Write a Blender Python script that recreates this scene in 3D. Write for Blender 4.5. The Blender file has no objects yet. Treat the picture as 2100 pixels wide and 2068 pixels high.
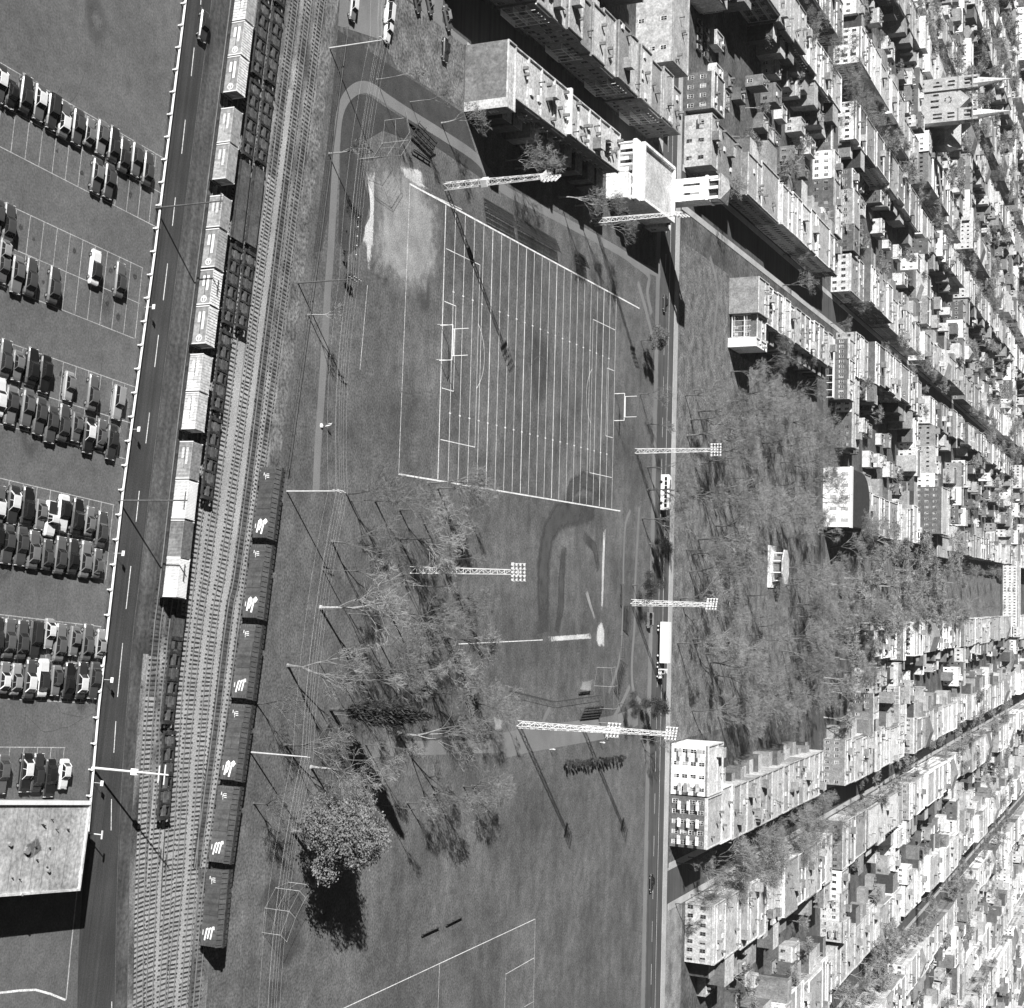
import bpy, bmesh, math, random
from mathutils import Vector, Matrix
R = math.radians
rnd = random.Random(7)
scn = bpy.context.scene
COL = scn.collection

# ---------------------------------------------------------------- camera, sky, sun, exposure
CAM_H, PITCH, FPX = 144.0, math.atan(1275 / 2766.0), 3005.0      # survey of the photograph (2100 px wide)
ct, st = math.cos(PITCH), math.sin(PITCH)
cam = bpy.data.cameras.new('camera'); cam_o = bpy.data.objects.new('camera', cam); COL.objects.link(cam_o)
cam.sensor_fit = 'HORIZONTAL'; cam.sensor_width = 36; cam.lens = 36 * FPX / 2100
cam.clip_start = 1; cam.clip_end = 6000
X, Y, Z = Vector((0, st, ct)), Vector((-1, 0, 0)), Vector((0, -ct, st))    # the plate is turned: picture right is up
m = Matrix((X, Y, Z)).transposed().to_4x4(); m.translation = Vector((0, 0, CAM_H)); cam_o.matrix_world = m
scn.camera = cam_o

SUN_EL, SH_AZ = 28.0, 46.5        # shadows fall to the right and away, azimuth from +Y towards +X
sun = bpy.data.lights.new('sun', 'SUN'); sun.energy = 5.0; sun.angle = R(0.5); sun.color = (1, 0.995, 0.985)
sun_o = bpy.data.objects.new('sun', sun); COL.objects.link(sun_o)
sdir = Vector((math.sin(R(SH_AZ)) * math.cos(R(SUN_EL)), math.cos(R(SH_AZ)) * math.cos(R(SUN_EL)), -math.sin(R(SUN_EL))))
sun_o.rotation_euler = sdir.to_track_quat('-Z', 'Y').to_euler(); sun_o.location = (0, 0, 300)
w = bpy.data.worlds.new('World'); scn.world = w; w.use_nodes = True
nt = w.node_tree; bg = nt.nodes['Background']; sky = nt.nodes.new('ShaderNodeTexSky')
sky.sky_type = 'NISHITA'; sky.sun_disc = False; sky.air_density = .3; sky.dust_density = .12; sky.sun_elevation = R(SUN_EL); sky.sun_rotation = R(SH_AZ + 180)
sp = nt.nodes.new('ShaderNodeSeparateColor'); nt.links.new(sky.outputs[0], sp.inputs[0]); nt.links.new(sp.outputs[0], bg.inputs[0])   # panchromatic film behind a red filter
bg.inputs[1].default_value = 0.05
scn.view_settings.view_transform = 'Standard'; scn.view_settings.look = 'None'
scn.view_settings.exposure = 0.74; scn.view_settings.gamma = 1; scn.view_settings.use_curve_mapping = False

# ---------------------------------------------------------------- survey helpers (photo point -> point on the ground)
def G(x, y, z=0.0):
    u, v = (x - 1050) / FPX, (y - 1034) / FPX
    d = Vector((v, ct + st * u, -st + ct * u)); t = (z - CAM_H) / d.z
    return Vector((d.x * t, d.y * t, z))
def proj(p):
    q = Vector(p) - Vector((0, 0, CAM_H)); wz = q.y * ct - q.z * st
    return 1050 + FPX * (q.y * st + q.z * ct) / wz, 1034 + FPX * q.x / wz, wz
OFF = {1:(0,0),2:(520,0),3:(1040,0),4:(1560,0),5:(0,510),6:(520,510),7:(1040,510),8:(1560,510),9:(0,1030),10:(520,1030),
       11:(1040,1030),12:(1560,1030),13:(0,1540),14:(520,1540),15:(1040,1540),16:(1560,1540)}
def c(k, x, y, z=0.0): return G(OFF[k][0] + x / 3.58, OFF[k][1] + y / 3.58, z)
AZ = R(3.6); GA = Vector((math.sin(AZ), math.cos(AZ), 0)); GB = Vector((math.cos(AZ), -math.sin(AZ), 0))
def BA(b, a, z=0.0): return GB * b + GA * a + Vector((0, 0, z))      # street grid -> world
def toBA(p): return p.dot(GB), p.dot(GA)

# ---------------------------------------------------------------- mesh helpers
class MB:
    def __init__(s): s.v = []; s.f = []; s.m = []
    def add(s, vs, fs, mi=0):
        o = len(s.v); s.v += [tuple(p) for p in vs]; s.f += [tuple(i + o for i in f) for f in fs]; s.m += [mi] * len(fs)
    def box(s, x0, x1, y0, y1, z0, z1, mi=0, bottom=False):
        vs = [(x0,y0,z0),(x1,y0,z0),(x1,y1,z0),(x0,y1,z0),(x0,y0,z1),(x1,y0,z1),(x1,y1,z1),(x0,y1,z1)]
        fs = [(4,5,6,7),(0,1,5,4),(1,2,6,5),(2,3,7,6),(3,0,4,7)]
        if bottom: fs.append((3,2,1,0))
        s.add(vs, fs, mi)
    def prism(s, pts, z0, z1, mi=0, top=True, mt=None):
        n = len(pts)
        s.add([(p[0],p[1],z0) for p in pts] + [(p[0],p[1],z1) for p in pts], [(i,(i+1)%n,(i+1)%n+n,i+n) for i in range(n)], mi)
        if top: s.add([(p[0],p[1],z1) for p in pts], [tuple(range(n))], mi if mt is None else mt)
    def tube(s, p0, p1, r0, r1=None, n=6, mi=0, cap=True):
        p0, p1 = Vector(p0), Vector(p1); r1 = r0 if r1 is None else r1
        d = (p1 - p0)
        if d.length < 1e-6: return
        d.normalize(); a = d.orthogonal().normalized(); b = d.cross(a)
        vs = []
        for p, r in ((p0, r0), (p1, r1)):
            for i in range(n):
                t = 2 * math.pi * i / n; vs.append(p + a * (r * math.cos(t)) + b * (r * math.sin(t)))
        fs = [(i,(i+1)%n,(i+1)%n+n,i+n) for i in range(n)]
        if cap: fs.append(tuple(range(n, 2*n)))
        s.add(vs, fs, mi)
    def bar(s, p0, p1, wd, h, mi=0):           # rectangular bar, width horizontal
        p0, p1 = Vector(p0), Vector(p1); d = (p1 - p0).normalized(); sd = d.cross(Vector((0,0,1)))
        if sd.length < 1e-4: sd = Vector((1,0,0))
        sd = sd.normalized() * (wd/2); up = sd.cross(d).normalized() * (h/2)
        vs = [p0-sd-up,p0+sd-up,p0+sd+up,p0-sd+up,p1-sd-up,p1+sd-up,p1+sd+up,p1-sd+up]
        s.add(vs, [(0,1,5,4),(1,2,6,5),(2,3,7,6),(3,0,4,7),(0,3,2,1),(4,5,6,7)], mi)
    def ribbon(s, pts, wd, z, mi=0):            # flat strip along a polyline
        pts = [Vector((p[0],p[1],0)) for p in pts]; L = []; Rr = []
        for i, p in enumerate(pts):
            d = (pts[min(i+1,len(pts)-1)] - pts[max(i-1,0)]).normalized(); n = Vector((d.y,-d.x,0)) * ((wd[i] if isinstance(wd, (list,tuple)) else wd)/2)
            L.append(p-n); Rr.append(p+n)
        n = len(pts)
        s.add([(p.x,p.y,z) for p in L+Rr], [(i,i+n,i+n+1,i+1) for i in range(n-1)], mi)
    def mesh(s, name, mats, smooth=False):
        me = bpy.data.meshes.new(name); me.from_pydata(s.v, [], s.f)
        for mt in (mats if isinstance(mats, (list, tuple)) else [mats]): me.materials.append(mt)
        me.polygons.foreach_set('material_index', s.m)
        if smooth: me.polygons.foreach_set('use_smooth', [True]*len(s.f))
        me.update(); return me
    def build(s, name, mats, parent=None, smooth=False): return obj(name, s.mesh(name, mats, smooth), parent)
def obj(name, me, parent=None, loc=None, rz=None):
    o = bpy.data.objects.new(name, me); COL.objects.link(o)
    if parent: o.parent = parent
    if loc is not None: o.location = loc
    if rz is not None: o.rotation_euler = (0,0,rz)
    return o
def tag(o, label, cat, group=None):
    o['label'] = label; o['category'] = cat
    if group: o['group'] = group
    return o
def struct(o): o['kind'] = 'structure'; return o
def stuff(o): o['kind'] = 'stuff'; return o
def thing(name, loc, rz, label, cat, group=None):
    o = bpy.data.objects.new(name, None); COL.objects.link(o); o.location = loc; o.rotation_euler = (0,0,rz); o.empty_display_size = .3
    return tag(o, label, cat, group)
def copy_tree(o, parent=None):
    n = o.copy(); COL.objects.link(n); n.parent = parent
    for ch in o.children: copy_tree(ch, n)
    return n
def swap(o, slot, mat):
    o.material_slots[slot].link = 'OBJECT'; o.material_slots[slot].material = mat

# ---------------------------------------------------------------- materials (a monochrome plate: greys only)
def gray(name, v, rough=.85, amp=.12, s1=.15, amp2=.15, s2=6.0, rv=0.0, bump=0.0, spec=.3, world=False, metal=0.0, streak=None, amp3=0, s3=1.0):
    mt = bpy.data.materials.new(name); mt.use_nodes = True; t = mt.node_tree; b = t.nodes['Principled BSDF']; L = t.links.new
    b.inputs['Roughness'].default_value = rough; b.inputs['Specular IOR Level'].default_value = spec; b.inputs['Metallic'].default_value = metal
    if world: co = t.nodes.new('ShaderNodeNewGeometry').outputs['Position']
    else: co = t.nodes.new('ShaderNodeTexCoord').outputs['Object']
    cur = None
    def mul(x):
        nonlocal cur
        if cur is None: cur = x; return
        q = t.nodes.new('ShaderNodeMath'); q.operation = 'MULTIPLY'; L(cur, q.inputs[0]); L(x, q.inputs[1]); cur = q.outputs[0]
    def noise(sc, am, det=5, vec=None, rg=.6):
        n = t.nodes.new('ShaderNodeTexNoise'); n.inputs['Scale'].default_value = sc; n.inputs['Detail'].default_value = det; n.inputs['Roughness'].default_value = rg
        L(vec or co, n.inputs['Vector']); r = t.nodes.new('ShaderNodeMapRange')
        r.inputs[1].default_value = .36; r.inputs[2].default_value = .64; r.inputs[3].default_value = 1 - am; r.inputs[4].default_value = 1 + am; r.clamp = False
        L(n.outputs['Fac'], r.inputs[0]); mul(r.outputs[0]); return n
    if amp: noise(s1, amp)
    if amp3: noise(s3, amp3, 4)
    nf = noise(s2, amp2, 3) if amp2 else None
    if streak:
        sc, am, rot = streak; mp = t.nodes.new('ShaderNodeMapping'); mp.inputs['Scale'].default_value = sc; mp.inputs['Rotation'].default_value = (0,0,rot)
        mp.vector_type = 'TEXTURE'
        mp.inputs['Scale'].default_value = tuple(1/x for x in sc)
        L(co, mp.inputs['Vector']); noise(1.0, am, 4, mp.outputs[0])
    if rv:
        oi = t.nodes.new('ShaderNodeObjectInfo'); r = t.nodes.new('ShaderNodeMapRange'); r.inputs[3].default_value = 1-rv; r.inputs[4].default_value = 1+rv
        L(oi.outputs['Random'], r.inputs[0]); mul(r.outputs[0])
    if cur is None: b.inputs['Base Color'].default_value = (v,v,v,1)
    else:
        q = t.nodes.new('ShaderNodeMath'); q.operation = 'MULTIPLY'; q.inputs[1].default_value = v; q.use_clamp = True; L(cur, q.inputs[0]); L(q.outputs[0], b.inputs['Base Color'])
    if bump and nf:
        bp = t.nodes.new('ShaderNodeBump'); bp.inputs['Strength'].default_value = bump; bp.inputs['Distance'].default_value = .05
        L(nf.outputs['Fac'], bp.inputs['Height']); L(bp.outputs[0], b.inputs['Normal'])
    return mt
def worn(name, v, sc, cover, soft=.06, fade=True):     # paint or dirt that thins out in patches towards its edge
    mt = gray(name, v, .9, .18, .25, .3, 3.5, world=True); t = mt.node_tree; L = t.links.new; b = t.nodes['Principled BSDF']
    out = t.nodes['Material Output']; tr = t.nodes.new('ShaderNodeBsdfTransparent'); mx = t.nodes.new('ShaderNodeMixShader')
    n = t.nodes.new('ShaderNodeTexNoise'); n.inputs['Scale'].default_value = sc; n.inputs['Detail'].default_value = 8; n.inputs['Roughness'].default_value = .7
    L(t.nodes.new('ShaderNodeNewGeometry').outputs['Position'], n.inputs['Vector'])
    src = n.outputs['Fac']
    if fade:
        at = t.nodes.new('ShaderNodeAttribute'); at.attribute_name = 'fade'
        ad = t.nodes.new('ShaderNodeMath'); ad.operation = 'ADD'; L(src, ad.inputs[0])
        ml = t.nodes.new('ShaderNodeMath'); ml.operation = 'MULTIPLY_ADD'; ml.inputs[1].default_value = 1.0; ml.inputs[2].default_value = -.5; L(at.outputs['Fac'], ml.inputs[0])
        L(ml.outputs[0], ad.inputs[1]); src = ad.outputs[0]
    r = t.nodes.new('ShaderNodeMapRange'); r.inputs[1].default_value = 1-cover-soft; r.inputs[2].default_value = 1-cover+soft; L(src, r.inputs[0])
    L(r.outputs[0], mx.inputs[0]); L(tr.outputs[0], mx.inputs[1]); L(b.outputs[0], mx.inputs[2]); L(mx.outputs[0], out.inputs['Surface'])
    return mt

M = {}
M['ground'] = gray('city_ground', .10, .95, .4, .09, .4, .9, world=True, bump=.2)
M['grass'] = gray('park_grass', .120, .95, .26, .045, .36, 2.2, amp3=.18, s3=.35, world=True, bump=.3, streak=((.03,.22,1), .10, -AZ))
M['grass_dark'] = None
M['scrub'] = gray('scrub_ground', .155, .95, .4, .25, .5, 1.6, world=True, bump=.5)
M['lot'] = gray('parking_asphalt', .130, .9, .12, .07, .22, 3.2, amp3=.12, s3=.5, world=True, bump=.12)
M['road'] = gray('road_asphalt', .055, .85, .16, .1, .22, 4.5, world=True, bump=.1, streak=((.9,.012,1), .28, R(79)))
M['shoulder'] = gray('road_shoulder', .085, .92, .3, .12, .3, 1.6, world=True, bump=.3, streak=((.6,.02,1), .3, R(79)))
M['ballast'] = gray('ballast', .37, .95, .14, .12, .3, 4, world=True, bump=.6)
M['ballast_old'] = gray('old_ballast', .19, .95, .5, .14, .35, 3, world=True, bump=.6, streak=((.5,.03,1), .35, R(79)))
M['dirtlot'] = gray('dirt_lot', .24, .95, .35, .2, .3, 2, world=True, bump=.3)
M['weed'] = gray('weedy_ballast', .10, .95, .4, .3, .35, 3, world=True, bump=.4)
M['worn_edge'] = gray('worn_edge', .13, .9, .3, .3, .3, 4, world=True)
M['blvd'] = gray('boulevard_asphalt', .085, .85, .12, .1, .12, 5, world=True, streak=((.02,.9,1), .22, -AZ))
M['path'] = gray('gravel_path', .21, .95, .12, .1, .15, 4, world=True, bump=.2)
M['walk'] = gray('concrete_walk', .42, .9, .12, .12, .12, 2, world=True)
M['paint'] = worn('line_paint', .82, 2.5, .74, .12, fade=False)
M['paint_thin'] = worn('thin_line_paint', .70, 2.0, .62, .15, fade=False)
M['chalk'] = worn('field_chalk', .85, 1.6, .70, .2, fade=False)
M['stall'] = worn('stall_paint', .42, 1.5, .78, .2, fade=False)
M['sand'] = worn('sand', .60, .8, .62, .12)
M['dirt'] = worn('infield_dirt', .30, .5, .62, .25)
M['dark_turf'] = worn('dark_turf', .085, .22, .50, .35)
M['grass_dark'] = worn('rough_grass', .066, .12, .78, .3, fade=False)
M['white'] = gray('white_paint', .80, .6, .06, .5, .05, 4)
M['silver'] = gray('aluminium_paint', .66, .45, .08, .8, .06, 4)
M['steel'] = gray('dark_steel', .05, .6, .3, .7, .25, 5)
M['steel2'] = gray('flatcar_paint', .035, .75, .4, .9, .35, 4, bump=.1)
M['deck'] = gray('flatcar_deck', .085, .9, .3, .5, .3, 3)
M['rust'] = gray('boxcar_paint', .075, .75, .22, .5, .16, 3, rv=.22, streak=((2.2,2.2,.12), .22, 0))
M['rust_roof'] = gray('boxcar_roof', .075, .8, .25, .5, .2, 3, rv=.15)
M['tie'] = gray('sleeper_wood', .062, .95, .3, 1.2, .2, 6, rv=.55)
M['railtop'] = gray('rail_steel', .20, .4, .2, .5, .1, 4, metal=.2)
M['black'] = gray('black_rubber', .015, .9, 0, 1, .1, 4)
M['glass'] = gray('glass', .015, .12, 0, 1, .0, 4, spec=.6)
M['pane'] = gray('window_pane', .03, .15, 0, 1, .3, .9, spec=.5, rv=.6)
pt = M['pane'].node_tree; bs = pt.nodes['Principled BSDF']; gm = pt.nodes.new('ShaderNodeNewGeometry'); sn = pt.nodes.new('ShaderNodeVectorMath'); sn.operation = 'SNAP'; sn.inputs[1].default_value = (1.7,1.7,1.7)
wn = pt.nodes.new('ShaderNodeTexWhiteNoise'); cr = pt.nodes.new('ShaderNodeValToRGB'); pt.links.new(gm.outputs['Position'], sn.inputs[0]); pt.links.new(sn.outputs[0], wn.inputs[0]); pt.links.new(wn.outputs['Value'], cr.inputs[0])
cr.color_ramp.interpolation = 'CONSTANT'; cr.color_ramp.elements[0].color = (.012,.012,.012,1); cr.color_ramp.elements[1].position = .55; cr.color_ramp.elements[1].color = (.05,.05,.05,1); e_ = cr.color_ramp.elements.new(.78); e_.color = (.3,.3,.3,1)
pt.links.new(cr.outputs[0], bs.inputs['Base Color'])
M['chrome'] = gray('chrome', .75, .2, 0, 1, 0, 1, metal=.8)
M['wood'] = gray('weathered_wood', .05, .9, .25, 1, .2, 5, rv=.3)
M['pole'] = gray('pole_wood', .10, .9, .2, 1, .2, 5)
M['pole_light'] = gray('pale_pole', .50, .8, .15, 1, .1, 5)
M['bark'] = gray('bark', .11, .95, .3, 1.5, .25, 6, rv=.3)
M['bark_pale'] = gray('pale_bark', .26, .95, .3, 1.5, .25, 6, rv=.25)
M['twig'] = gray('twigs', .21, .95, .2, .5, .1, 4, rv=.25)
M['leaf'] = gray('young_leaf', .15, .8, .35, .5, .3, 3, rv=.1)
M['leaf_dark'] = gray('dark_leaf', .07, .8, .35, .7, .3, 3, rv=.2)
M['skin'] = gray('skin', .45, .7, 0, 1, 0, 1)
M['cloth_dark'] = gray('dark_cloth', .04, .9, 0, 1, .1, 8)
for i, v in enumerate((.74, .52, .36, .25, .165, .11, .075)):
    M['wall%d' % i] = gray('wall_tone_%d' % i, v, .9, .18, .3, .22, 1.8, rv=.12, amp3=.12, s3=.8)
for i, v in enumerate((.62, .47, .36, .26, .17)):
    M['roof%d' % i] = gray('roof_tone_%d' % i, v, .95, .2, .18, .26, 1.8, rv=.14, bump=.1, amp3=.14, s3=.6)
for i, v in enumerate((.015, .035, .065, .11, .17, .30, .72)):
    M['car%d' % i] = gray('car_paint_%d' % i, v, .34, 0, 1, .04, 3, spec=.75)
CARN = ['black', 'very dark', 'dark grey', 'grey', 'mid grey', 'light grey', 'white']

# ---------------------------------------------------------------- ground
def sheet(name, pts, z, mt, kind=True):
    b = MB(); b.add([(p[0],p[1],z) for p in pts], [tuple(range(len(pts)))]); o = b.build(name, mt)
    me = o.data
    if me.polygons[0].normal.z < 0: me.flip_normals()
    return struct(o) if kind else o
sheet('ground', [(-2500,-300),(2500,-300),(2500,4000),(-2500,4000)], 0, M['ground'])

# tracks (centre lines from the photograph)
TR = {'T0':[(478,0),(380,780),(332,1198),(319,1309),(300,1558),(289,1791),(284,2068)],'Tb':[(505,0),(349,1309),(331,1558),(314,1791),(304,2068)],
 'T1':[(532,0),(440,780),(383,1257),(364,1450),(345,1791),(330,2068)],'T2':[(562,0),(438,1045),(410,1257),(385,1500),(367,1791),(346,2068)],
 'T3':[(605,0),(472,1045),(440,1257),(415,1500),(395,1791),(374,2068)],'T4':[(633,0),(502,1055),(470,1257),(440,1500),(403,1780)],
 'T5':[(660,0),(523,1055),(497,1257),(464,1500),(424,1791),(400,2068)]}
def smooth_line(pts, n=6):
    P = [G(*p) for p in pts]; P = [P[0]*2-P[1]] + P + [P[-1]*2-P[-2]]; out = []
    for i in range(1, len(P)-2):
        for k in range(n):
            t = k/n; p0,p1,p2,p3 = P[i-1:i+3]
            out.append(.5*((2*p1)+(p2-p0)*t+(2*p0-5*p1+4*p2-p3)*t*t+(3*p1-p0-3*p2+p3)*t*t*t))
    out.append(P[-2]); return out
TW = {}
for k, v in TR.items():
    L = smooth_line(v)
    L.insert(0, L[0] + (L[0]-L[1]).normalized()*25)
    if k != 'T4': L.append(L[-1] + (L[-1]-L[-2]).normalized()*25)
    TW[k] = L
class Line:
    def __init__(s, pts):
        s.p = pts; s.s = [0]
        for i in range(1, len(pts)): s.s.append(s.s[-1] + (pts[i]-pts[i-1]).length)
        s.len = s.s[-1]
    def at(s, d):
        d = max(0, min(s.len-1e-4, d))
        for i in range(1, len(s.p)):
            if d <= s.s[i]:
                t = (d-s.s[i-1])/(s.s[i]-s.s[i-1]); dr = (s.p[i]-s.p[i-1]).normalized()
                return s.p[i-1].lerp(s.p[i], t), dr
    def near_x(s, x):            # distance along where the line reaches world x
        for i in range(1, len(s.p)):
            if s.p[i].x >= x:
                t = (x-s.p[i-1].x)/(s.p[i].x-s.p[i-1].x); return s.s[i-1] + t*(s.s[i]-s.s[i-1])
        return s.len
LN = {k: Line(v) for k, v in TW.items()}
t0, t5 = TW['T0'], TW['T5']
def offs(pts, d):
    out = []
    for i, p in enumerate(pts):
        e = (pts[min(i+1,len(pts)-1)]-pts[max(i-1,0)]).normalized(); out.append(p + Vector((-e.y, e.x, 0))*d)
    return out
# rail yard bed: from the road edge to the park side of the last track
bed = offs(t0, -2.6) + list(reversed(offs(t5, 3.0)))
sheet('rail_yard_bed', bed, .004, M['ballast_old'])
b = MB(); zz = .0085
for k, o_, wd, n0, n1 in (('T0',0,2.4,22,99),('Tb',.3,3.6,14,99),('T1',0,2.6,2,99),('T1',2.0,2.2,0,99),('T2',0,2.7,4,99),('T2',2.1,2.3,0,99),('T3',0,2.7,3,99),('T3',2.0,1.7,2,24),('T4',1.9,1.4,5,30)):
    b.ribbon(offs(TW[k], o_)[n0:n1], wd, zz); zz += .0003
struct(b.build('fresh_ballast', M['ballast']))
b = MB(); b.ribbon(offs(TW['T0'], -.9)[0:21], 3.6, .0135); b.ribbon(offs(TW['Tb'], .1)[0:8], 3.4, .0130); struct(b.build('cinder_bed', M['shoulder']))
b = MB(); b.ribbon(offs(TW['T4'], 0)[3:26], 2.1, .0125); struct(b.build('weedy_bed', M['weed']))
b = MB(); b.ribbon(offs(TW['T5'], 3.6)[0:30], 3.4, .0120); struct(b.build('weedy_margin', M['scrub']))

# car park, road
RAIL = [(-110,193.9)] + [(-79.5,188.1),(-49.0,182.4),(-39.1,180.6),(-2.4,173.2),(29.4,167.8),(47.2,165.5)]
sheet('parking_lot', [(-130,100),(90,100),(95,163.5),(64,164.3)] + list(reversed(RAIL)) + [(-130,197)], .008, M['lot'])
road_r = offs(t0, -2.7)
road_l = [Vector((p[0]+.1,p[1]+.45,0)) for p in RAIL] + [Vector((64,164.3,0)),Vector((110,163.0,0))]
sheet('service_road', [tuple(p) for p in road_l] + [(p.x,p.y) for p in reversed(road_r)], .012, M['road'])
sh = MB(); mid = offs(t0, -5.2)
n = len(mid); sh.add([(p.x,p.y,.016) for p in mid]+[(p.x,p.y,.016) for p in road_r], [(i,i+1,i+1+n,i+n) for i in range(n-1)])
so = sh.build('road_shoulder', M['shoulder']); struct(so)
if so.data.polygons[0].normal.z < 0: so.data.flip_normals()
# painted dashes
DASH = [((1,1478,-60),(1,1473,35)),((1,1425,350),(1,1403,560)),((1,1360,880),(1,1333,1130)),((1,1287,1450),(1,1265,1660)),((5,1230,110),(5,1198,380)),((5,1163,635),(5,1135,870)),((5,1097,1205),(5,1070,1430)),
 ((5,1022,1780),(9,998,145)),((9,960,470),(9,925,785)),((9,900,1035),(9,862,1430)),((9,850,1610),(9,835,1840)),((13,818,355),(13,815,585)),((13,820,1840),(13,818,2050))]
rd = bpy.data.objects['service_road']
for p, q in DASH:
    b = MB(); b.ribbon([c(*p), c(*q)], .16, .018); b.build('lane_dash', M['paint'], rd)
b = MB(); b.ribbon([Vector((p.x-.0,p.y+.0,0)) for p in offs(t0,-5.4)], .12, .0185); b.build('edge_line', M['worn_edge'], rd)
b = MB(); b.ribbon([c(13,565,1030), c(13,520,1450), c(13,485,1830)], .22, .013); b.build('driveway_line', M['stall'], bpy.data.objects['parking_lot'])
b = MB(); b.ribbon([c(13,-200,1800),c(13,150,1760),c(13,260,1755),c(13,370,1785),c(13,480,1830)], .3, .0135); b.build('curved_kerb_line', M['paint'], bpy.data.objects['parking_lot'])

# ---------------------------------------------------------------- park surface
park_edge = [G(690,-40), G(640,40), G(703,59)]
fence_pts = [c(2,655,205), c(2,440,1860), c(6,220,1620), c(10,60,1130), c(14,-330,250), c(14,-360,1900)]
grass = [tuple(p) for p in offs(t5, 2.9)] + [tuple(BA(125,150)), tuple(BA(160,410.5)), tuple(BA(-104,410.5)), tuple(BA(-104,283)), tuple(BA(-104,268)), tuple(G(690,70))]
sheet('park_lawn', grass, .006, M['grass'])
sheet('rough_lawn', [c(2,620,220), c(2,1060,520), c(2,1540,830), c(2,1700,1330), c(2,1180,970), c(2,960,680), c(2,860,620), c(2,740,630), c(2,650,760), c(2,590,1100), c(2,566,1500), c(2,500,1840), c(2,440,1860), c(2,560,900)], .010, M['grass_dark'])
sheet('rough_lawn', [c(2,660,740), c(2,760,690), c(2,850,700), c(2,960,780), c(2,1230,960), c(2,1100,1020), c(2,950,960), c(2,830,1030), c(2,800,1250), c(2,850,1500), c(2,790,1800), c(2,690,1880), c(2,620,1780), c(2,640,1000)], .010, M['grass_dark'])
# scrub lots
sheet('vacant_lot', [c(2,1030,-60), c(2,1260,100), c(2,1545,330), c(2,1545,800), c(2,1060,510), c(2,960,330), c(2,1010,100)], .010, M['scrub'])
sheet('vacant_lot', [BA(84,431.5), BA(135,431.5), BA(140,447), BA(97,447), BA(88,455)], .014, M['dirtlot'])
sheet('vacant_lot', [BA(-110,432), BA(-77,431), BA(-77,478), BA(-82,486), BA(-110,484)], .010, M['scrub'])
sheet('parking_strip', [c(2,640,-80), c(2,1030,-80), c(2,1010,100), c(2,960,300), c(2,620,190)], .012, M['path'])
sheet('rough_street', [c(2,1050,-80), c(2,1430,-80), c(2,1700,320), c(2,1540,330), c(2,1260,100)], .012, M['path'])
# paths
def path(name, pts, wd, mt='path', z=.014):
    P = pts; P = [P[0]*2-P[1]] + P + [P[-1]*2-P[-2]]; out = []
    for i in range(1, len(P)-2):
        for k in range(5):
            t = k/5; p0,p1,p2,p3 = P[i-1:i+3]; out.append(.5*((2*p1)+(p2-p0)*t+(2*p0-5*p1+4*p2-p3)*t*t+(3*p1-p0-3*p2+p3)*t*t*t))
    out.append(P[-2]); b = MB(); b.ribbon(out, wd, z); o = b.build(name, M[mt]); struct(o)
    if o.data.polygons[0].normal.z < 0: o.data.flip_normals()
    return o
path('park_path', [c(6,458,1790), c(6,470,1500), c(6,490,1200), c(6,510,900), c(6,528,600), c(6,545,300), c(2,565,1860), c(2,590,1400), c(2,608,1100), c(2,625,880), c(2,665,745), c(2,735,665), c(2,812,640), c(2,890,665), c(2,1000,745), c(2,1200,875), c(2,1400,1000), c(2,1640,1165), c(3,-40,1380), c(3,300,1560), c(7,820,20), c(7,960,120), c(7,1130,190)], 2.3)
path('park_path', [c(7,960,120), c(7,1040,200), c(7,1030,330), c(7,1060,480)], 2.2, z=.018)
path('park_path', [c(7,960,250), c(7,1010,420), c(7,1060,620), c(7,1095,760), c(7,1090,1000), c(7,1080,1300), c(7,1075,1600), c(11,1070,60), c(11,1068,300)], 2.0)
path('park_path', [c(11,970,40), c(11,955,300), c(11,940,600), c(11,935,900), c(11,915,1200), c(11,930,1400), c(11,990,1480)], 1.7)
path('park_path', [c(11,905,60), c(11,870,160), c(11,855,400), c(11,850,800), c(11,832,1100), c(11,800,1250), c(11,745,1400)], 1.3, z=.018)
path('park_path', [c(11,-40,1790), c(11,200,1740), c(11,480,1695), c(11,800,1640), c(11,960,1560)], 6.0)
path('park_path', [c(11,250,1690), c(11,270,1600), c(11,315,1510)], 1.6, z=.018)
path('park_path', [c(11,760,1620), c(11,840,1480), c(11,900,1350)], 1.6, z=.018)
path('park_path', [c(14,880,-10), c(11,-20,1790)], 3.0, z=.018)
path('park_path', [c(7,1510,820), c(7,1520,600), c(7,1545,300), c(7,1490,60)], 2.0, 'path')

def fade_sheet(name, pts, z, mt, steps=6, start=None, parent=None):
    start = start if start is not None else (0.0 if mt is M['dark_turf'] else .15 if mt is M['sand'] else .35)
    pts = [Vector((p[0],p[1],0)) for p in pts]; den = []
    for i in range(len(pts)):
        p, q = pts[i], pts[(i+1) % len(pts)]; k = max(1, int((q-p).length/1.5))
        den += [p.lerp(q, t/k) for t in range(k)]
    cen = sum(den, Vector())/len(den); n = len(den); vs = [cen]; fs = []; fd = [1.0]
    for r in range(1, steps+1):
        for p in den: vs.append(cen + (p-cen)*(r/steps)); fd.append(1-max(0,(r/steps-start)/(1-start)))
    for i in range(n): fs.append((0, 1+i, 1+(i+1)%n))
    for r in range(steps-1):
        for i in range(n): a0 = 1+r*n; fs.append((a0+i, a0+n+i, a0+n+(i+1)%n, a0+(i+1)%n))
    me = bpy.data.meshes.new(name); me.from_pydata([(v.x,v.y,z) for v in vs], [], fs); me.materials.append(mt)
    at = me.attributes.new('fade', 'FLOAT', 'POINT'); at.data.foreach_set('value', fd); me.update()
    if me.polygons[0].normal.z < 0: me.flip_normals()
    return struct(obj(name, me, parent))
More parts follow.
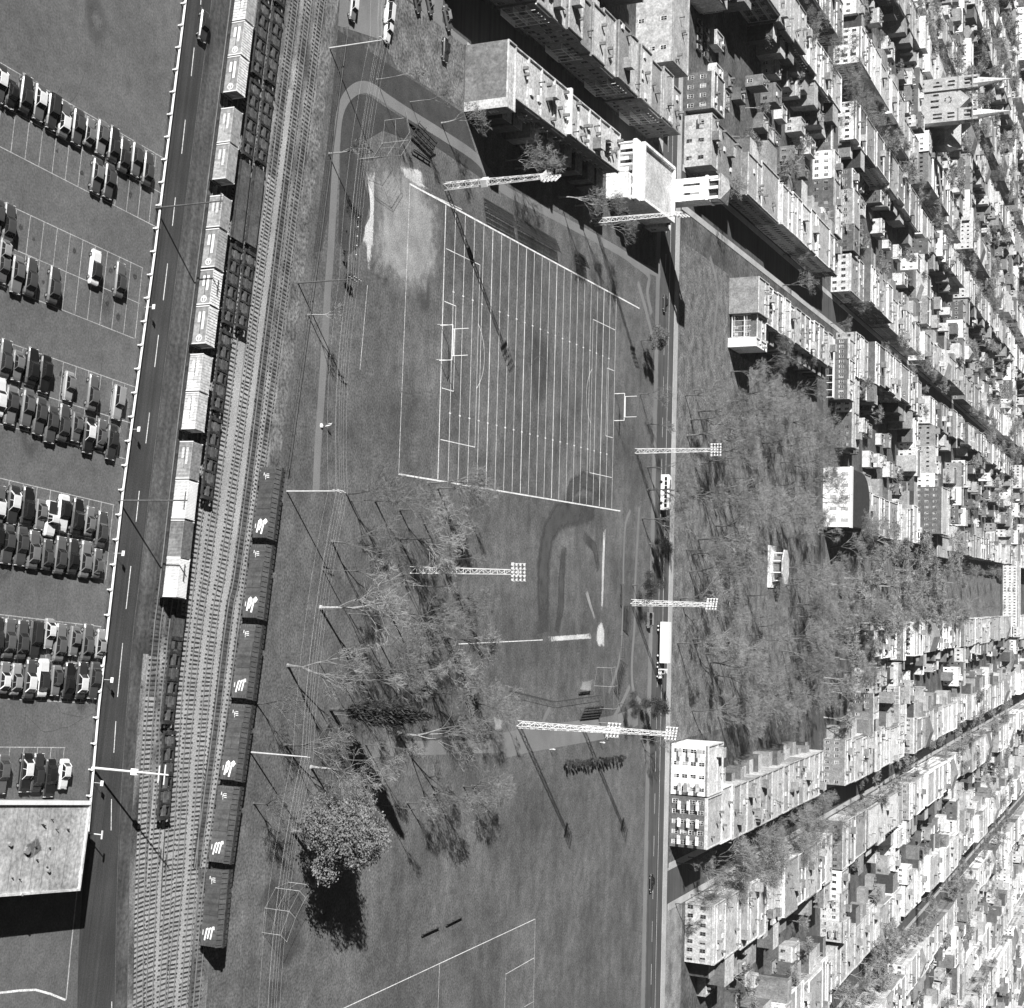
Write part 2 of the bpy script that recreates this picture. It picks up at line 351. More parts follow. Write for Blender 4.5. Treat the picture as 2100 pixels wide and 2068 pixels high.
fade_sheet('infield_dirt', [c(2,850,1050), c(2,960,1130), c(2,1060,1080), c(2,1150,1100), c(2,1280,1250), c(2,1300,1400), c(2,1400,1480), c(2,1410,1860), c(6,1390,250), c(6,1250,420), c(6,1120,440), c(6,960,300), c(6,850,250), c(6,820,0), c(2,860,1500), c(2,800,1230)], .020, M['dirt'])
fade_sheet('infield_sand', [c(2,815,1150), c(2,900,1160), c(2,895,1500), c(2,885,1860), c(6,865,150), c(6,850,275), c(6,825,200), c(6,820,60), c(2,780,1860), c(2,800,1700), c(2,850,1600), c(2,850,1400)], .024, M['sand'])
fade_sheet('infield_sand', [c(2,1040,1200), c(2,1170,1210), c(2,1245,1230), c(2,1270,1380), c(2,1310,1410), c(2,1230,1400), c(2,1150,1350), c(2,1080,1300)], .028, M['sand'])
fade_sheet('diamond_dirt', [c(11,655,900), c(11,690,830), c(11,722,900), c(11,722,1090), c(11,660,1080), c(11,640,1020)], .020, M['sand'])
fade_sheet('diamond_dirt', [c(11,255,985), c(11,660,955), c(11,660,1005), c(11,260,1035)], .022, M['sand'])
fade_sheet('diamond_dirt', [c(11,705,110), c(11,728,110), c(11,715,500), c(11,702,880), c(11,684,880), c(11,692,500)], .022, M['sand'])
fade_sheet('diamond_dirt', [c(11,555,620), c(11,580,600), c(11,612,720), c(11,665,900), c(11,650,905), c(11,590,740)], .024, M['dirt'])
fade_sheet('diamond_dirt', [c(11,510,1385), c(11,540,1310), c(11,640,1290), c(11,630,1400)], .020, M['dirt'])
def band(pts, wd, z=.016):
    P = [p for p in pts]; n = len(P); vs = []; fd = []; fs = []
    for i, p in enumerate(P):
        d = (P[min(i+1,n-1)]-P[max(i-1,0)]).normalized(); q = Vector((-d.y,d.x,0))
        for k, (o_, f_) in enumerate(((-.5,0),(-.2,.9),(.2,.9),(.5,0))): vs.append(p+q*wd*o_+Vector((0,0,z))); fd.append(f_ if 0 < i < n-1 else f_*.4)
    for i in range(n-1):
        for k in range(3): fs.append((i*4+k,i*4+k+1,i*4+k+5,i*4+k+4))
    me = bpy.data.meshes.new('dark_turf'); me.from_pydata(vs, [], fs); me.materials.append(M['dark_band']); at = me.attributes.new('fade','FLOAT','POINT'); at.data.foreach_set('value', fd); me.update()
    if me.polygons[0].normal.z < 0: me.flip_normals()
    struct(obj('dark_turf', me))
M['dark_band'] = worn('dark_band_turf', .078, .5, .52, .35)
band([c(11,640,75), c(11,480,70), c(11,370,110), c(11,300,240), c(11,270,420), c(11,262,640), c(11,265,960)], 9.5)
band([c(11,420,330), c(11,400,560), c(11,395,760), c(11,360,950)], 5.0, .018)
band([c(11,560,240), c(11,640,330), c(11,670,500)], 4.0, .018)
band([c(7,430,1880), c(7,470,1760), c(7,560,1700), c(7,650,1740), c(7,690,1850)], 6.0, .018)
fade_sheet('dark_turf', [c(7,180,560), c(7,330,640), c(7,330,1000), c(7,250,1260), c(7,160,1180), c(7,150,800)], .013, M['dark_turf'])
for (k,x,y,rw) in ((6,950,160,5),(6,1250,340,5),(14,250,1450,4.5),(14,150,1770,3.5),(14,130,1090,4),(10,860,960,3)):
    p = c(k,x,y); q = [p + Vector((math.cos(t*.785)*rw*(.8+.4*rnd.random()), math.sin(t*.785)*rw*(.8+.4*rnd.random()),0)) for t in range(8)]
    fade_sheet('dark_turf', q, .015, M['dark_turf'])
fade_sheet('worn_turf', [c(10,1750,1560), c(10,1840,1600), c(10,1830,1680), c(10,1770,1690)], .02, M['dirt'])

# ---------------------------------------------------------------- football and soccer field lines
LW = bpy.data.objects['park_lawn']
def fline(p, q, wd=.14, mt='chalk', z=.032, nm='field_line'):
    b = MB(); b.ribbon([p, q], wd, z); o = b.build(nm, M[mt], LW)
    if o.data.polygons[0].normal.z < 0: o.data.flip_normals()
BT, BB = -81.6, -22.2
zl = .030
for i in range(23):
    a = 274 + 4.69*i; zl += .0005
    fline(BA(BT+.3,a), BA(BB-.3,a), .34 if i in (0,5,9,13,20) else .2, 'chalk', zl, 'yard_line')
    if 0 < i < 22:
        for hb in (-63.4, -37.1): fline(BA(hb,a-.45), BA(hb,a+.45), .3, 'chalk', .045, 'hash_mark')
fline(BA(BT,257.8), BA(BT,396), .4, z=.047, nm='sideline'); fline(BA(BB,257), BA(BB,384), .34, z=.047, nm='sideline')
fline(BA(BT,258), BA(-22,257), .2, 'paint_thin', .043)
fline(c(2,1300,1430), c(2,1530,1540), .2, 'paint_thin', .043)
fline(c(6,835,270), c(6,780,890), .16, 'paint_thin', .043)
for (a0, s) in ((274.6,1),(376.8,-1)):
    fline(BA(-72,a0), BA(-72,a0+s*16.6), .18, z=.049, nm='penalty_line'); fline(BA(-31,a0), BA(-31,a0+s*16.6), .18, z=.049, nm='penalty_line'); fline(BA(-72,a0+s*16.6), BA(-31,a0+s*16.6), .16, z=.050, nm='penalty_line')
    fline(BA(-60.6,a0), BA(-60.6,a0+s*5.4), .18, z=.049, nm='goal_area_line'); fline(BA(-42,a0), BA(-42,a0+s*5.4), .18, z=.049, nm='goal_area_line'); fline(BA(-60.6,a0+s*5.4), BA(-42,a0+s*5.4), .18, z=.051, nm='goal_area_line')
    b = MB(); cc = a0 + s*11; b.ribbon([BA(-51.4+9.15*math.sin(t), cc+s*9.15*math.cos(t)) for t in [R(-53+106*k/16) for k in range(17)]], .16, .052); o = b.build('penalty_arc', M['chalk'], LW)
    if o.data.polygons[0].normal.z < 0: o.data.flip_normals()
b = MB(); b.ribbon([BA(-49.5+7.2*math.sin(R(t)), 326.5+7.2*math.cos(R(t))) for t in range(0,361,10)], .14, .053); b.build('centre_circle', worn('faint_chalk', .24, 1.2, .5, .25, fade=False), LW)
# lower pitch outline
def L14(p, q, wd=.16, mt='chalk', z=.034): fline(p, q, wd, mt, z)
L14(c(14,640,1900), c(15,205,1235)); L14(c(15,205,1235), c(15,190,1960), .12, 'paint_thin', .036)
L14(c(14,1365,1565), c(14,1350,1960), .13, 'paint_thin', .036); L14(c(14,1850,1640), c(15,198,1520), .13, 'chalk', .036); L14(c(14,1850,1640), c(14,1840,1960), .11, 'paint_thin', .038)
L14(c(15,125,1880), c(15,195,1840), .12, 'paint_thin', .036)
L14(c(10,1505,1042), c(11,260,1012), .2, 'paint', .036)

# ---------------------------------------------------------------- railway: tracks with rails and sleepers
def oriented(p, d): return Matrix.Translation(p) @ Matrix.Rotation(math.atan2(d.y, d.x), 4, 'Z')
tie_me = MB(); tie_me.box(-.115,.115,-1.3,1.3,0,.07); tie_me = tie_me.mesh('sleeper', M['tie'])
TLBL = {'T0':'railway track under the container train','Tb':'railway track next to the container train with skeleton flatcars at its end','T1':'railway track under the long string of empty flatcars',
 'T2':'bare railway track with pale ballast beside the long flatcar string','T3':'clear railway track in the middle of the yard with pale ballast','T4':'weedy dark railway track beside the boxcar track','T5':'railway track under the row of dark boxcars'}
for k in TR:
    ln = LN[k]; root = thing('railway_track', (0,0,0), 0, TLBL[k], 'track', 'yard tracks')
    b1 = [offs(ln.p, .75), offs(ln.p, -.75)]
    for side in b1:
        b = MB()
        for i in range(len(side)-1): b.bar(side[i]+Vector((0,0,.165)), side[i+1]+Vector((0,0,.165)), .09, .16)
        b.build('rail', M['railtop'], root)
    d = 0; cnt = 0; rest = MB(); r2 = random.Random(k)
    while d < ln.len:
        p, dr = ln.at(d); px, py, _ = proj(p)
        mtx = oriented(p + Vector((0,0,.016)), dr) @ Matrix.Rotation(r2.gauss(0,.045), 4, 'Z') @ Matrix.Translation((0,r2.gauss(0,.07),0))
        if -20 < py < 2090:
            if cnt < 290 and r2.random() < .97 and (k not in ('T0','Tb','T1') or py > (1180 if k == 'T0' else 900)):
                o = obj('sleeper', tie_me, root); o.matrix_local = mtx; cnt += 1
            elif r2.random() < .97 and not (k == 'T0' and py < 1180):
                rest.add([mtx @ Vector(v.co) for v in tie_me.vertices], [tuple(f.vertices) for f in tie_me.polygons])
        d += .74*r2.uniform(.82,1.18)
    if rest.v: stuff(rest.build('sleepers', M['tie'], root))

# ---------------------------------------------------------------- rolling stock
def bogie(b, x, gauge=.75, mi=1):
    for wx in (-.85, .85):
        for s in (-1, 1): b.tube((x+wx, s*(gauge-.06), .62), (x+wx, s*(gauge+.08), .62), .42, n=14, mi=mi)
    for s in (-1, 1): b.box(x-1.25, x+1.25, s*.98-.07, s*.98+.07, .5, .75, 0, True)
    b.box(x-.2, x+.2, -1, 1, .6, .85, 0, True)
def wheel_me(): 
    b = MB(); b.tube((0,-.07,0),(0,.07,0),.42,n=16); return b.mesh('wheel', M['steel'])
WHEEL = wheel_me()
def add_bogies(root, xs):
    for x in xs:
        b = MB()
        for s in (-1,1): b.box(x-1.25,x+1.25,s*.98-.07,s*.98+.07,.55,.8,0,True)
        b.box(x-.2,x+.2,-1,1,.62,.9,0,True)
        tr = b.build('bogie', M['steel'], root)
        for wx in (-.85,.85):
            for s in (-1,1): obj('wheel', WHEEL, tr, (x+wx, s*.75, .66))
def flatcar(kind, L):
    """local x along the car, z from rail top base"""
    root = bpy.data.objects.new('flatcar', None); COL.objects.link(root)
    b = MB()
    if kind == 'deck':
        b.box(-L/2,L/2,-1.35,1.35,.95,1.2,0,True); b.build('deck', M['deck'], root)
        for s in (-1,1):
            q = MB(); q.box(-L/2,L/2,s*1.4-.06,s*1.4+.06,.8,1.24,0,True); q.build('side_sill', M['steel2'], root)
    else:
        b.box(-L/2,L/2,-.36,.36,.75,1.2,0,True); b.build('centre_sill', M['deck'], root)
        for s in (-1,1):
            q = MB(); q.box(-L/2,L/2,s*1.32-.09,s*1.32+.09,.9,1.22,0,True); q.build('side_sill', M['steel2'], root)
        n = 6
        for i in range(n+1):
            x = -L/2+.35+(L-.7)*i/n; q = MB(); hw = .3 if i in (0,n) else .16
            q.box(x-hw,x+hw,-1.42,1.42,.98,1.26 if i % 3 else 1.34,0,True)
            if 0 < i < n and i % 2:
                for s in (-1,1): q.box(x-.5,x+.5,s*.9-.3,s*.9+.3,1.0,1.21,0,True)
            q.build('cross_beam', M['steel2'], root)
        for i in range(n):
            if i % 2 == 0:
                x0 = -L/2+.5+(L-1)*i/n; x1 = x0+(L-1)/n*.8; q = MB()
                q.box(x0,x1,-1.1,-.45,1.02,1.1,0,True); q.box(x0+.3,x1,.45,1.15,1.02,1.1,0,True); q.build('deck_plate', M['deck'], root)
    add_bogies(root, (-L/2+2.1, L/2-2.1))
    q = MB(); q.box(-L/2-.4,-L/2,-.15,.15,.75,1.0,0,True); q.box(L/2,L/2+.4,-.15,.15,.75,1.0,0,True); q.build('coupler', M['steel'], root)
    q = MB(); q.tube((L/2-.5,1.1,1.2),(L/2-.5,1.1,1.9),.04); q.tube((L/2-.5,.8,1.9),(L/2-.5,1.4,1.9),.04); q.build('brake_wheel', M['steel'], root)
    return root
def put(o, ln, d, z=.1):
    p, dr = ln.at(d); o.location = p + Vector((0,0,z)); o.rotation_euler = (0,0,math.atan2(dr.y,dr.x))
def d_of(ln, y, z=0.0):            # distance along a track seen at photo row y
    lo, hi = 0, ln.len
    for _ in range(40):
        mdl = (lo+hi)/2
        if proj(ln.at(mdl)[0]+Vector((0,0,z)))[1] < y: lo = mdl
        else: hi = mdl
    return lo

# containers
RIBBED = {}
def container(L, roof_m, side_m, style):
    root = bpy.data.objects.new('container', None); COL.objects.link(root); W, H = 2.44, 2.5
    b = MB(); b.box(-L/2,L/2,-W/2,W/2,0,H-.02,0,True); b.build('body', M[side_m], root)
    b = MB(); b.box(-L/2-.01,L/2+.01,-W/2-.01,W/2+.01,H-.02,H+.02,0,True); b.build('roof', M[roof_m], root)
    k = 13 if style in ('emblem','plain') else 26
    for i in range(1, k):
        x = -L/2+L*i/k; q = MB(); q.box(x-.035,x+.035,-W/2,W/2,H+.02,H+.05)
        if style != 'emblem':
            q.box(x-.04,x+.04,-W/2-.05,-W/2,.1,H-.1); q.box(x-.04,x+.04,W/2,W/2+.05,.1,H-.1)
        q.build('rib', M['wall3'] if style == 'emblem' else M[roof_m], root)
    for sx in (-1,1):
        for sy in (-1,1):
            q = MB(); q.box(sx*L/2-.09,sx*L/2+.09,sy*W/2-.07,sy*W/2+.07,0,H+.06,0,True); q.build('corner_post', M['silver'], root)
    for sy in (-1,):
        yy = sy*(W/2+.012)
        if style in ('emblem','stripe','plain'):
            q = MB(); q.box(-L/2+.55,L/2-1.6,yy-.01,yy+.01,1.18,1.27,0,True); q.build('dark_stripe', M['steel'], root)
            q = MB(); q.box(-L/2+.9,L/2-2.3,yy-.012,yy+.012,1.42,1.85,0,True); q.box(-L/2+.9,-L/2+2.6,yy-.012,yy+.012,.65,1.05,0,True); q.build('painted_lettering', M['white'], root)
        if style in ('emblem','plain'):
            q = MB(); n = 20; cx = L/2-.85
            vs = []
            for r0 in (.42,.56):
                for i in range(n): vs.append((cx+r0*math.cos(6.2832*i/n), yy-.014, 1.25+r0*math.sin(6.2832*i/n)))
            q.add(vs, [(i,(i+1)%n,(i+1)%n+n,i+n) for i in range(n)])
            q.box(cx-.3,cx+.3,yy-.016,yy,1.2,1.32); q.box(cx-.3,cx-.16,yy-.017,yy,1.02,1.48); q.build('emblem', M['white'], root)
    q = MB(); q.box(L/2,L/2+.03,-.03,.03,.1,H-.1); q.tube((L/2+.04,-.5,.1),(L/2+.04,-.5,H-.1),.025); q.tube((L/2+.04,.5,.1),(L/2+.04,.5,H-.1),.025); q.build('door_bar', M['steel'], root)
    return root
CT = [(-24,50,'wall2','wall1','plain'),(53,121,'wall0','wall3','emblem'),(124,196,'wall0','wall3','emblem'),(229,299,'wall2','wall2','stripe'),(302,374,'wall2','wall2','stripe'),
 (408,472,'wall2','wall2','stripe'),(475,555,'wall2','wall3','emblem'),(559,630,'wall0','wall3','emblem'),(633,710,'wall0','wall3','emblem'),(731,806,'wall1','wall1','plain'),(809,884,'wall1','wall1','plain'),
 (909,985,'wall3','wall2','stripe'),(988,1066,'white','wall1','corr'),(1069,1146,'wall4','wall3','corr'),(1147,1226,'white','wall1','corr')]
T0 = LN['T0']
CDESC = {('wall0','emblem'):'grey container with round emblem and white ribbed roof','plain':'plain silver container with pale lettering','stripe':'pale grey container with white bars and grey roof',('wall2','emblem'):'grey-roofed container with round emblem','corr0':'white corrugated container','corr3':'container with dark ribbed roof'}
flat_defs = [('deck',12.6,[0,1]),]
ORD = ['first','second','third','fourth','fifth','sixth','seventh','eighth','ninth','tenth','eleventh','twelfth','thirteenth','fourteenth','fifteenth','sixteenth','seventeenth','eighteenth','nineteenth','twentieth']
ctd = []
for i, (y0,y1,rm,sm,sty) in enumerate(CT):
    d0, d1 = d_of(T0,y0,2.0), d_of(T0,y1,2.0); L = min(6.3, d1-d0-.12); o = container(L, rm, sm, sty); put(o, T0, (d0+d1)/2, 1.36); ctd.append((d0,d1))
    desc = CDESC.get((rm,sty)) or CDESC.get(sty) or CDESC['corr0' if rm == 'white' else 'corr3']
    tag(o, '%s, %s from the open train end' % (desc, ORD[len(CT)-1-i]), 'container', 'shipping containers on the train')
spans = [(ctd[0][0]-6.6,ctd[0][1]),(ctd[1][0],ctd[2][1]),(ctd[3][0],ctd[4][1]),(ctd[5][0],ctd[6][1]),(ctd[7][0],ctd[8][1]),(ctd[9][0],ctd[10][1]),(ctd[11][0],ctd[12][1]),(ctd[13][0],ctd[14][1])]
for i, (d0,d1) in enumerate(spans):
    o = flatcar('deck', d1-d0+.35); put(o, T0, (d0+d1)/2)
    tag(o, 'loaded flatcar under two containers, %s from the open train end' % ORD[len(spans)-1-i], 'flatcar', 'flatcars under the containers')
# empty flatcars
fl1 = flatcar('skeleton', 13.6); fl2 = flatcar('deck', 13.6); used = set()
def place_flat(proto, key):
    if key not in used: used.add(key); return proto
    return copy_tree(proto)
def string(k, y_end, n, kinds, lbl, grp):
    ln = LN[k]; d = d_of(ln, y_end) - 6.9
    for i in range(n):
        if d < -2: break
        kd = kinds[i % len(kinds)]; o = place_flat(fl1 if kd == 's' else fl2, kd); put(o, ln, d)
        tag(o, lbl % (ORD[i], 'skeleton' if kd == 's' else 'decked'), 'flatcar', grp); d -= 14.6
string('T1', 1027, 8, 'sssdss', '%s empty dark %s flatcar from the signal end of the long string', 'empty flatcars beside the containers')
string('T2', 677, 5, 'sdss', '%s empty dark %s flatcar in the shorter string beside the clear tracks', 'empty flatcars in the short string')
string('Tb', 1682, 2, 's', '%s empty black %s flatcar standing alone behind the container train', 'empty flatcars behind the containers')
o = flatcar('deck', 5.4); put(o, LN['Tb'], d_of(LN['Tb'],1296)); tag(o, 'short plank-decked flatcar in the shadow at the end of the container train', 'flatcar')

# dark boxcars with the white line lettering
def boxcar(L, mark, shift=0.0):
    root = bpy.data.objects.new('boxcar', None); COL.objects.link(root); W, H0, H1 = 2.9, 1.0, 3.95
    b = MB(); b.box(-L/2,L/2,-W/2,W/2,H0,H1,0,True); b.build('body', M['rust'], root)
    b = MB(); b.add([(-L/2-.1,-W/2-.08,H1),(L/2+.1,-W/2-.08,H1),(L/2+.1,0,H1+.32),(-L/2-.1,0,H1+.32),(-L/2-.1,W/2+.08,H1),(L/2+.1,W/2+.08,H1)], [(0,1,2,3),(3,2,5,4),(0,3,4),(1,5,2)]); b.build('roof', M['rust_roof'], root)
    for i in range(15):
        x = -L/2+.3+(L-.6)*i/14; q = MB()
        q.bar((x,-W/2-.05,H1+.06),(x,-.32,H1+.31),.07,.07); q.bar((x,.32,H1+.31),(x,W/2+.05,H1+.06),.07,.07); q.build('roof_rib', M['steel'], root)
    q = MB(); q.box(-L/2-.2,L/2+.2,-.28,.28,H1+.42,H1+.48,0,True); q.build('running_board', M['steel2'], root)
    q = MB(); q.box(-1.1,1.1,-W/2-.06,-W/2-.01,H0+.1,H1-.15,0,True); dr = q.build('door', M['rust'], root)
    q = MB(); q.box(-3.2,1.3,-W/2-.1,-W/2,H1-.14,H1-.06,0,True); q.box(-1.0,1.0,-W/2-.09,-W/2-.07,2.2,2.28,0,True); q.build('door_track', M['steel'], dr)
    for s in (-1,1):
        q = MB()
        for k in range(6): q.box(s*(L/2-.28)-.2,s*(L/2-.28)+.2,-W/2-.06,-W/2-.02,H0+.2+k*.45,H0+.24+k*.45,0,True)
        q.build('ladder', M['steel'], root)
        q = MB(); q.box(s*L/2+min(0,s*.06),s*L/2+max(0,s*.06),-W/2+.1,W/2-.1,H0+.2,H1-.3); q.build('end_panel', M['rust_roof'], root)
    add_bogies(root, (-L/2+1.9, L/2-1.9))
    q = MB(); q.box(-L/2-.45,-L/2,-.14,.14,.75,1.0,0,True); q.box(L/2,L/2+.45,-.14,.14,.75,1.0,0,True); q.build('coupler', M['steel'], root)
    yy = -W/2-.02
    def stroke(b, pts, wd):
        for i in range(len(pts)-1):
            p, r = Vector((pts[i][0],0,pts[i][1])), Vector((pts[i+1][0],0,pts[i+1][1])); d = (r-p).normalized(); nn = Vector((-d.z,0,d.x))*(wd/2); e = d*(wd*.35)
            b.add([(v.x, yy-.003*i-.002, v.z) for v in (p-nn-e, p+nn-e, r+nn+e, r-nn+e)], [(0,1,2,3)])
    b = MB(); x = L/2-1.9-shift
    if mark == 0:      # rounded double figure
        stroke(b, [(x+.9,1.75),(x-.9,1.95),(x-1.15,2.2),(x-.9,2.45),(x-.1,2.35),(x+.5,2.1)], .34)
        stroke(b, [(x+1.15,2.65),(x-.95,2.95),(x-1.2,3.2),(x-.9,3.45),(x-.55,3.2)], .34)
    else:
        stroke(b, [(x+1.0,1.75),(x-.6,2.0),(x-.75,2.2)], .27); stroke(b, [(x+.7,2.3),(x-.75,2.55),(x-.85,2.75)], .27); stroke(b, [(x+.75,2.85),(x-1.0,3.1),(x-1.05,3.3),(x-.75,3.35)], .27)
    b.build('large_lettering', M['white'], root)
    b = MB(); xs = -L/2+1.7
    for (dx,dz,ww,hh) in ((-.5,2.5,.12,.5),(-.2,2.1,.6,.14),(-.2,2.5,.14,.6),(.1,2.6,.12,.5),(-.5,1.75,.5,.16),(.3,2.15,.3,.1)): b.box(xs+dx-ww/2,xs+dx+ww/2,yy-.006,yy,dz-hh/2,dz+hh/2)
    b.box(x-.5,x+.3,yy-.006,yy,1.25,1.4); b.build('number_lettering', M['silver'], root)
    return root
BX = [(962,1107,0),(1120,1270,0),(1283,1434,1),(1446,1601,0),(1613,1769,1),(1783,1939,1)]
for i, (y0,y1,mk) in enumerate(BX):
    d0, d1 = d_of(LN['T5'],y0,2.3), d_of(LN['T5'],y1,2.3); o = boxcar(d1-d0-.1, mk, (0,.25,.1,-.15,.3,.05)[i]); put(o, LN['T5'], (d0+d1)/2)
    tag(o, 'dark boxcar with white %s lettering, %s from the signal end of the boxcar row' % (('rounded','barred')[mk], ORD[i]), 'boxcar', 'dark boxcars by the park')
# ---------------------------------------------------------------- guard rail along the car park
gr = thing('guard_rail', (0,0,0), 0, 'white guard rail on short posts between car park and road', 'guard rail')
GL = Line([Vector((x,y,0)) for x,y in RAIL] )
b = MB(); d = 0
for i in range(len(GL.p)-1): b.bar(GL.p[i]+Vector((.0,0,.72)), GL.p[i+1]+Vector((0,0,.72)), .10, .34)
b.build('rail_beam', M['white'], gr)
pm = MB(); pm.box(-.1,.1,-.16,.06,0,.92); pm.box(-.16,.16,-.2,-.04,.5,.9); pm = pm.mesh('post', M['silver'])
d = 2.0
while d < GL.len:
    p, dr = GL.at(d); o = obj('post', pm, gr, p-Vector((-dr.y,dr.x,0))*.12, math.atan2(dr.y,dr.x)); d += 3.72
for (k,x,y) in ((5,1060,432),(5,950,1328),(9,835,375),(9,752,1302),(13,678,232)):
    p = c(k,x,y); r = thing('marker_sign', p, R(-11), 'small white plate sign on a post at the guard rail', 'sign', 'plate signs along the guard rail')
    b = MB(); b.tube((0,0,0),(0,0,1.75),.035); b.build('post', M['silver'], r)
    b = MB(); b.box(-.38,.38,-.03,.02,1.5,2.0,0,True); b.build('plate', M['white'], r)

# ---------------------------------------------------------------- cars
def loft(b, secs, mi=0, cap=True):
    n = len(secs[0]); o = len(b.v)
    for s in secs: b.v += [tuple(p) for p in s]
    for i in range(len(secs)-1):
        for k in range(n): b.f.append((o+i*n+k, o+i*n+(k+1)%n, o+(i+1)*n+(k+1)%n, o+(i+1)*n+k)); b.m.append(mi)
    if cap: b.f.append(tuple(range(o, o+n))[::-1]); b.m.append(mi); e = o+(len(secs)-1)*n; b.f.append(tuple(range(e, e+n))); b.m.append(mi)
def car_meshes(kind):
    L, W, belt, roof = {'sedan':(5.25,1.94,.86,1.40),'coupe':(5.0,1.9,.85,1.33),'wagon':(5.2,1.92,.88,1.46),'compact':(4.2,1.66,.84,1.40),'beetle':(4.05,1.55,.92,1.48),'pickup':(5.0,1.92,.95,1.72),'van':(4.5,1.85,1.1,1.95)}[kind]
    out = {}; b = MB(); secs = []
    hood = {'sedan':.80,'coupe':.78,'wagon':.82,'compact':.80,'beetle':.80,'pickup':.95,'van':1.1}[kind]
    st_ = [(-.5,.78,.55,.40),(-.485,.90,.70,.28),(-.44,.97,belt-.06,.24),(-.30,1,belt-.02,.22),(-.1,1,belt,.22),(.12,1,belt,.22),(.22,1,hood+.03,.22),(.40,.97,hood-.02,.24),(.475,.91,hood-.1,.28),(.5,.80,.58,.40)]
    if kind == 'beetle': st_ = [(-.5,.5,.42,.36),(-.46,.78,.66,.28),(-.36,.95,.84,.24),(-.2,1,.92,.22),(.1,1,.92,.22),(.25,.98,.9,.22),(.38,.9,.80,.24),(.46,.74,.62,.28),(.5,.5,.42,.38)]
    for x,wf,zt,zb in st_:
        hw = W/2*wf; secs.append([(x*L,-hw*.94,zb),(x*L,-hw,zb+.14),(x*L,-hw,zt-.20),(x*L,-hw*.84,zt),(x*L,hw*.84,zt),(x*L,hw,zt-.20),(x*L,hw,zb+.14),(x*L,hw*.94,zb)])
    loft(b, secs); out['body'] = b.mesh('body', M['car3'])
    g = {'sedan':(-.34,-.24,.06,.17),'coupe':(-.36,-.20,.02,.15),'wagon':(-.47,-.43,.05,.16),'compact':(-.36,-.25,.06,.18),'beetle':(-.36,-.16,.09,.19),'pickup':(-.10,-.06,.10,.17),'van':(-.48,-.46,.30,.42)}[kind]
    def ring(x, hw, z): return (x*L,-hw,z),(x*L,hw,z)
    hb, ht = W/2*.84, W/2*.70; b = MB()
    z0, z1 = belt-.03, roof-.05
    vs = [(g[0]*L,-hb,z0),(g[3]*L,-hb,z0),(g[3]*L,hb,z0),(g[0]*L,hb,z0),(g[1]*L,-ht,z1),(g[2]*L,-ht,z1),(g[2]*L,ht,z1),(g[1]*L,ht,z1)]
    b.add(vs, [(0,1,5,4),(1,2,6,5),(2,3,7,6),(3,0,4,7)]); out['glass'] = b.mesh('glass', M['glass'])
    b = MB(); e = .03
    secs = [[(x*L,-y,zz-.04),(x*L,-y*.9,zz),(x*L,y*.9,zz),(x*L,y,zz-.04)] for x,y,zz in ((g[1]-.012,ht+.02,roof-.04),(g[1]+.05,ht+.03,roof),(g[2]-.05,ht+.03,roof),(g[2]+.012,ht+.02,roof-.04))]
    loft(b, secs)
    for s in (-1,1):
        for (p,q,wd) in ((g[0],g[1],.16),(g[3],g[2],.07),((g[0]+g[3])/2-.02,(g[1]+g[2])/2,.06)): b.bar((p*L,s*(hb+.01),z0),(q*L,s*(ht+.015),z1+.02),.05,wd)
    out['roof'] = b.mesh('roof', M['car3'])
    b = MB(); b.tube((0,-.1,0),(0,.1,0),.33,n=14,mi=0); b.tube((0,-.105,0),(0,-.1,0),.19,n=10,mi=1); b.tube((0,.1,0),(0,.105,0),.19,n=10,mi=1); b.add([(.19*math.cos(i*.7854),s*.107,.19*math.sin(i*.7854)) for s in (-1,1) for i in range(8)], [tuple(range(8)),tuple(range(8,16))], 1)
    out['wheel'] = b.mesh('wheel', [M['black'],M['chrome']])
    b = MB(); b.box(-.07,.07,-W/2*.93,W/2*.93,.42,.56,0,True); out['bumper'] = b.mesh('bumper', M['chrome'])
    b = MB(); b.box(-.03,.03,-.17,.17,-.07,.07,0,True); out['lamp'] = b.mesh('headlight', M['white'])
    b = MB(); b.box(-L*.45,L*.46,-.012,.012,-.03,.03,0,True); out['trim'] = b.mesh('trim', M['chrome'])
    if kind == 'pickup':
        b = MB(); b.box(-L*.47,-L*.12,-W/2*.8,W/2*.8,belt-.02,belt+.01); out['bed'] = b.mesh('bed', M['car1'])
    out['L'] = L; out['W'] = W; return out
CM = {k: car_meshes(k) for k in ('sedan','coupe','wagon','compact','beetle','pickup','van')}
PN = {'beetle':'rounded small car','compact':'compact car','pickup':'pickup truck'}
def car(p, rz, kind, body, roof, label, group):
    cm = CM[kind]; L, W = cm['L'], cm['W']; r = thing('parked_car' if 'lot' not in kind else 'car', (p[0],p[1],p[2] if len(p) > 2 else 0), rz, label, PN.get(kind, kind if kind != 'coupe' else 'coupe'), group)
    o = obj('body', cm['body'], r); swap(o, 0, M['car%d' % body]); tr = [obj('trim', cm['trim'], o, (0,s*(W/2+.005),.62)) for s in (-1,1)]
    obj('window_glass', cm['glass'], r); o = obj('roof', cm['roof'], r); swap(o, 0, M['car%d' % roof])
    for x in (-.31,.33):
        for s in (-1,1): obj('wheel', cm['wheel'], r, (x*L, s*(W/2-.1), .33))
    for s in (-1,1): obj('bumper', cm['bumper'], r, (s*L*.495,0,0)); obj('headlight', cm['lamp'], r, (L*.492,s*W*.36,.64))
    if 'bed' in cm: obj('bed', cm['bed'], r)
    return r
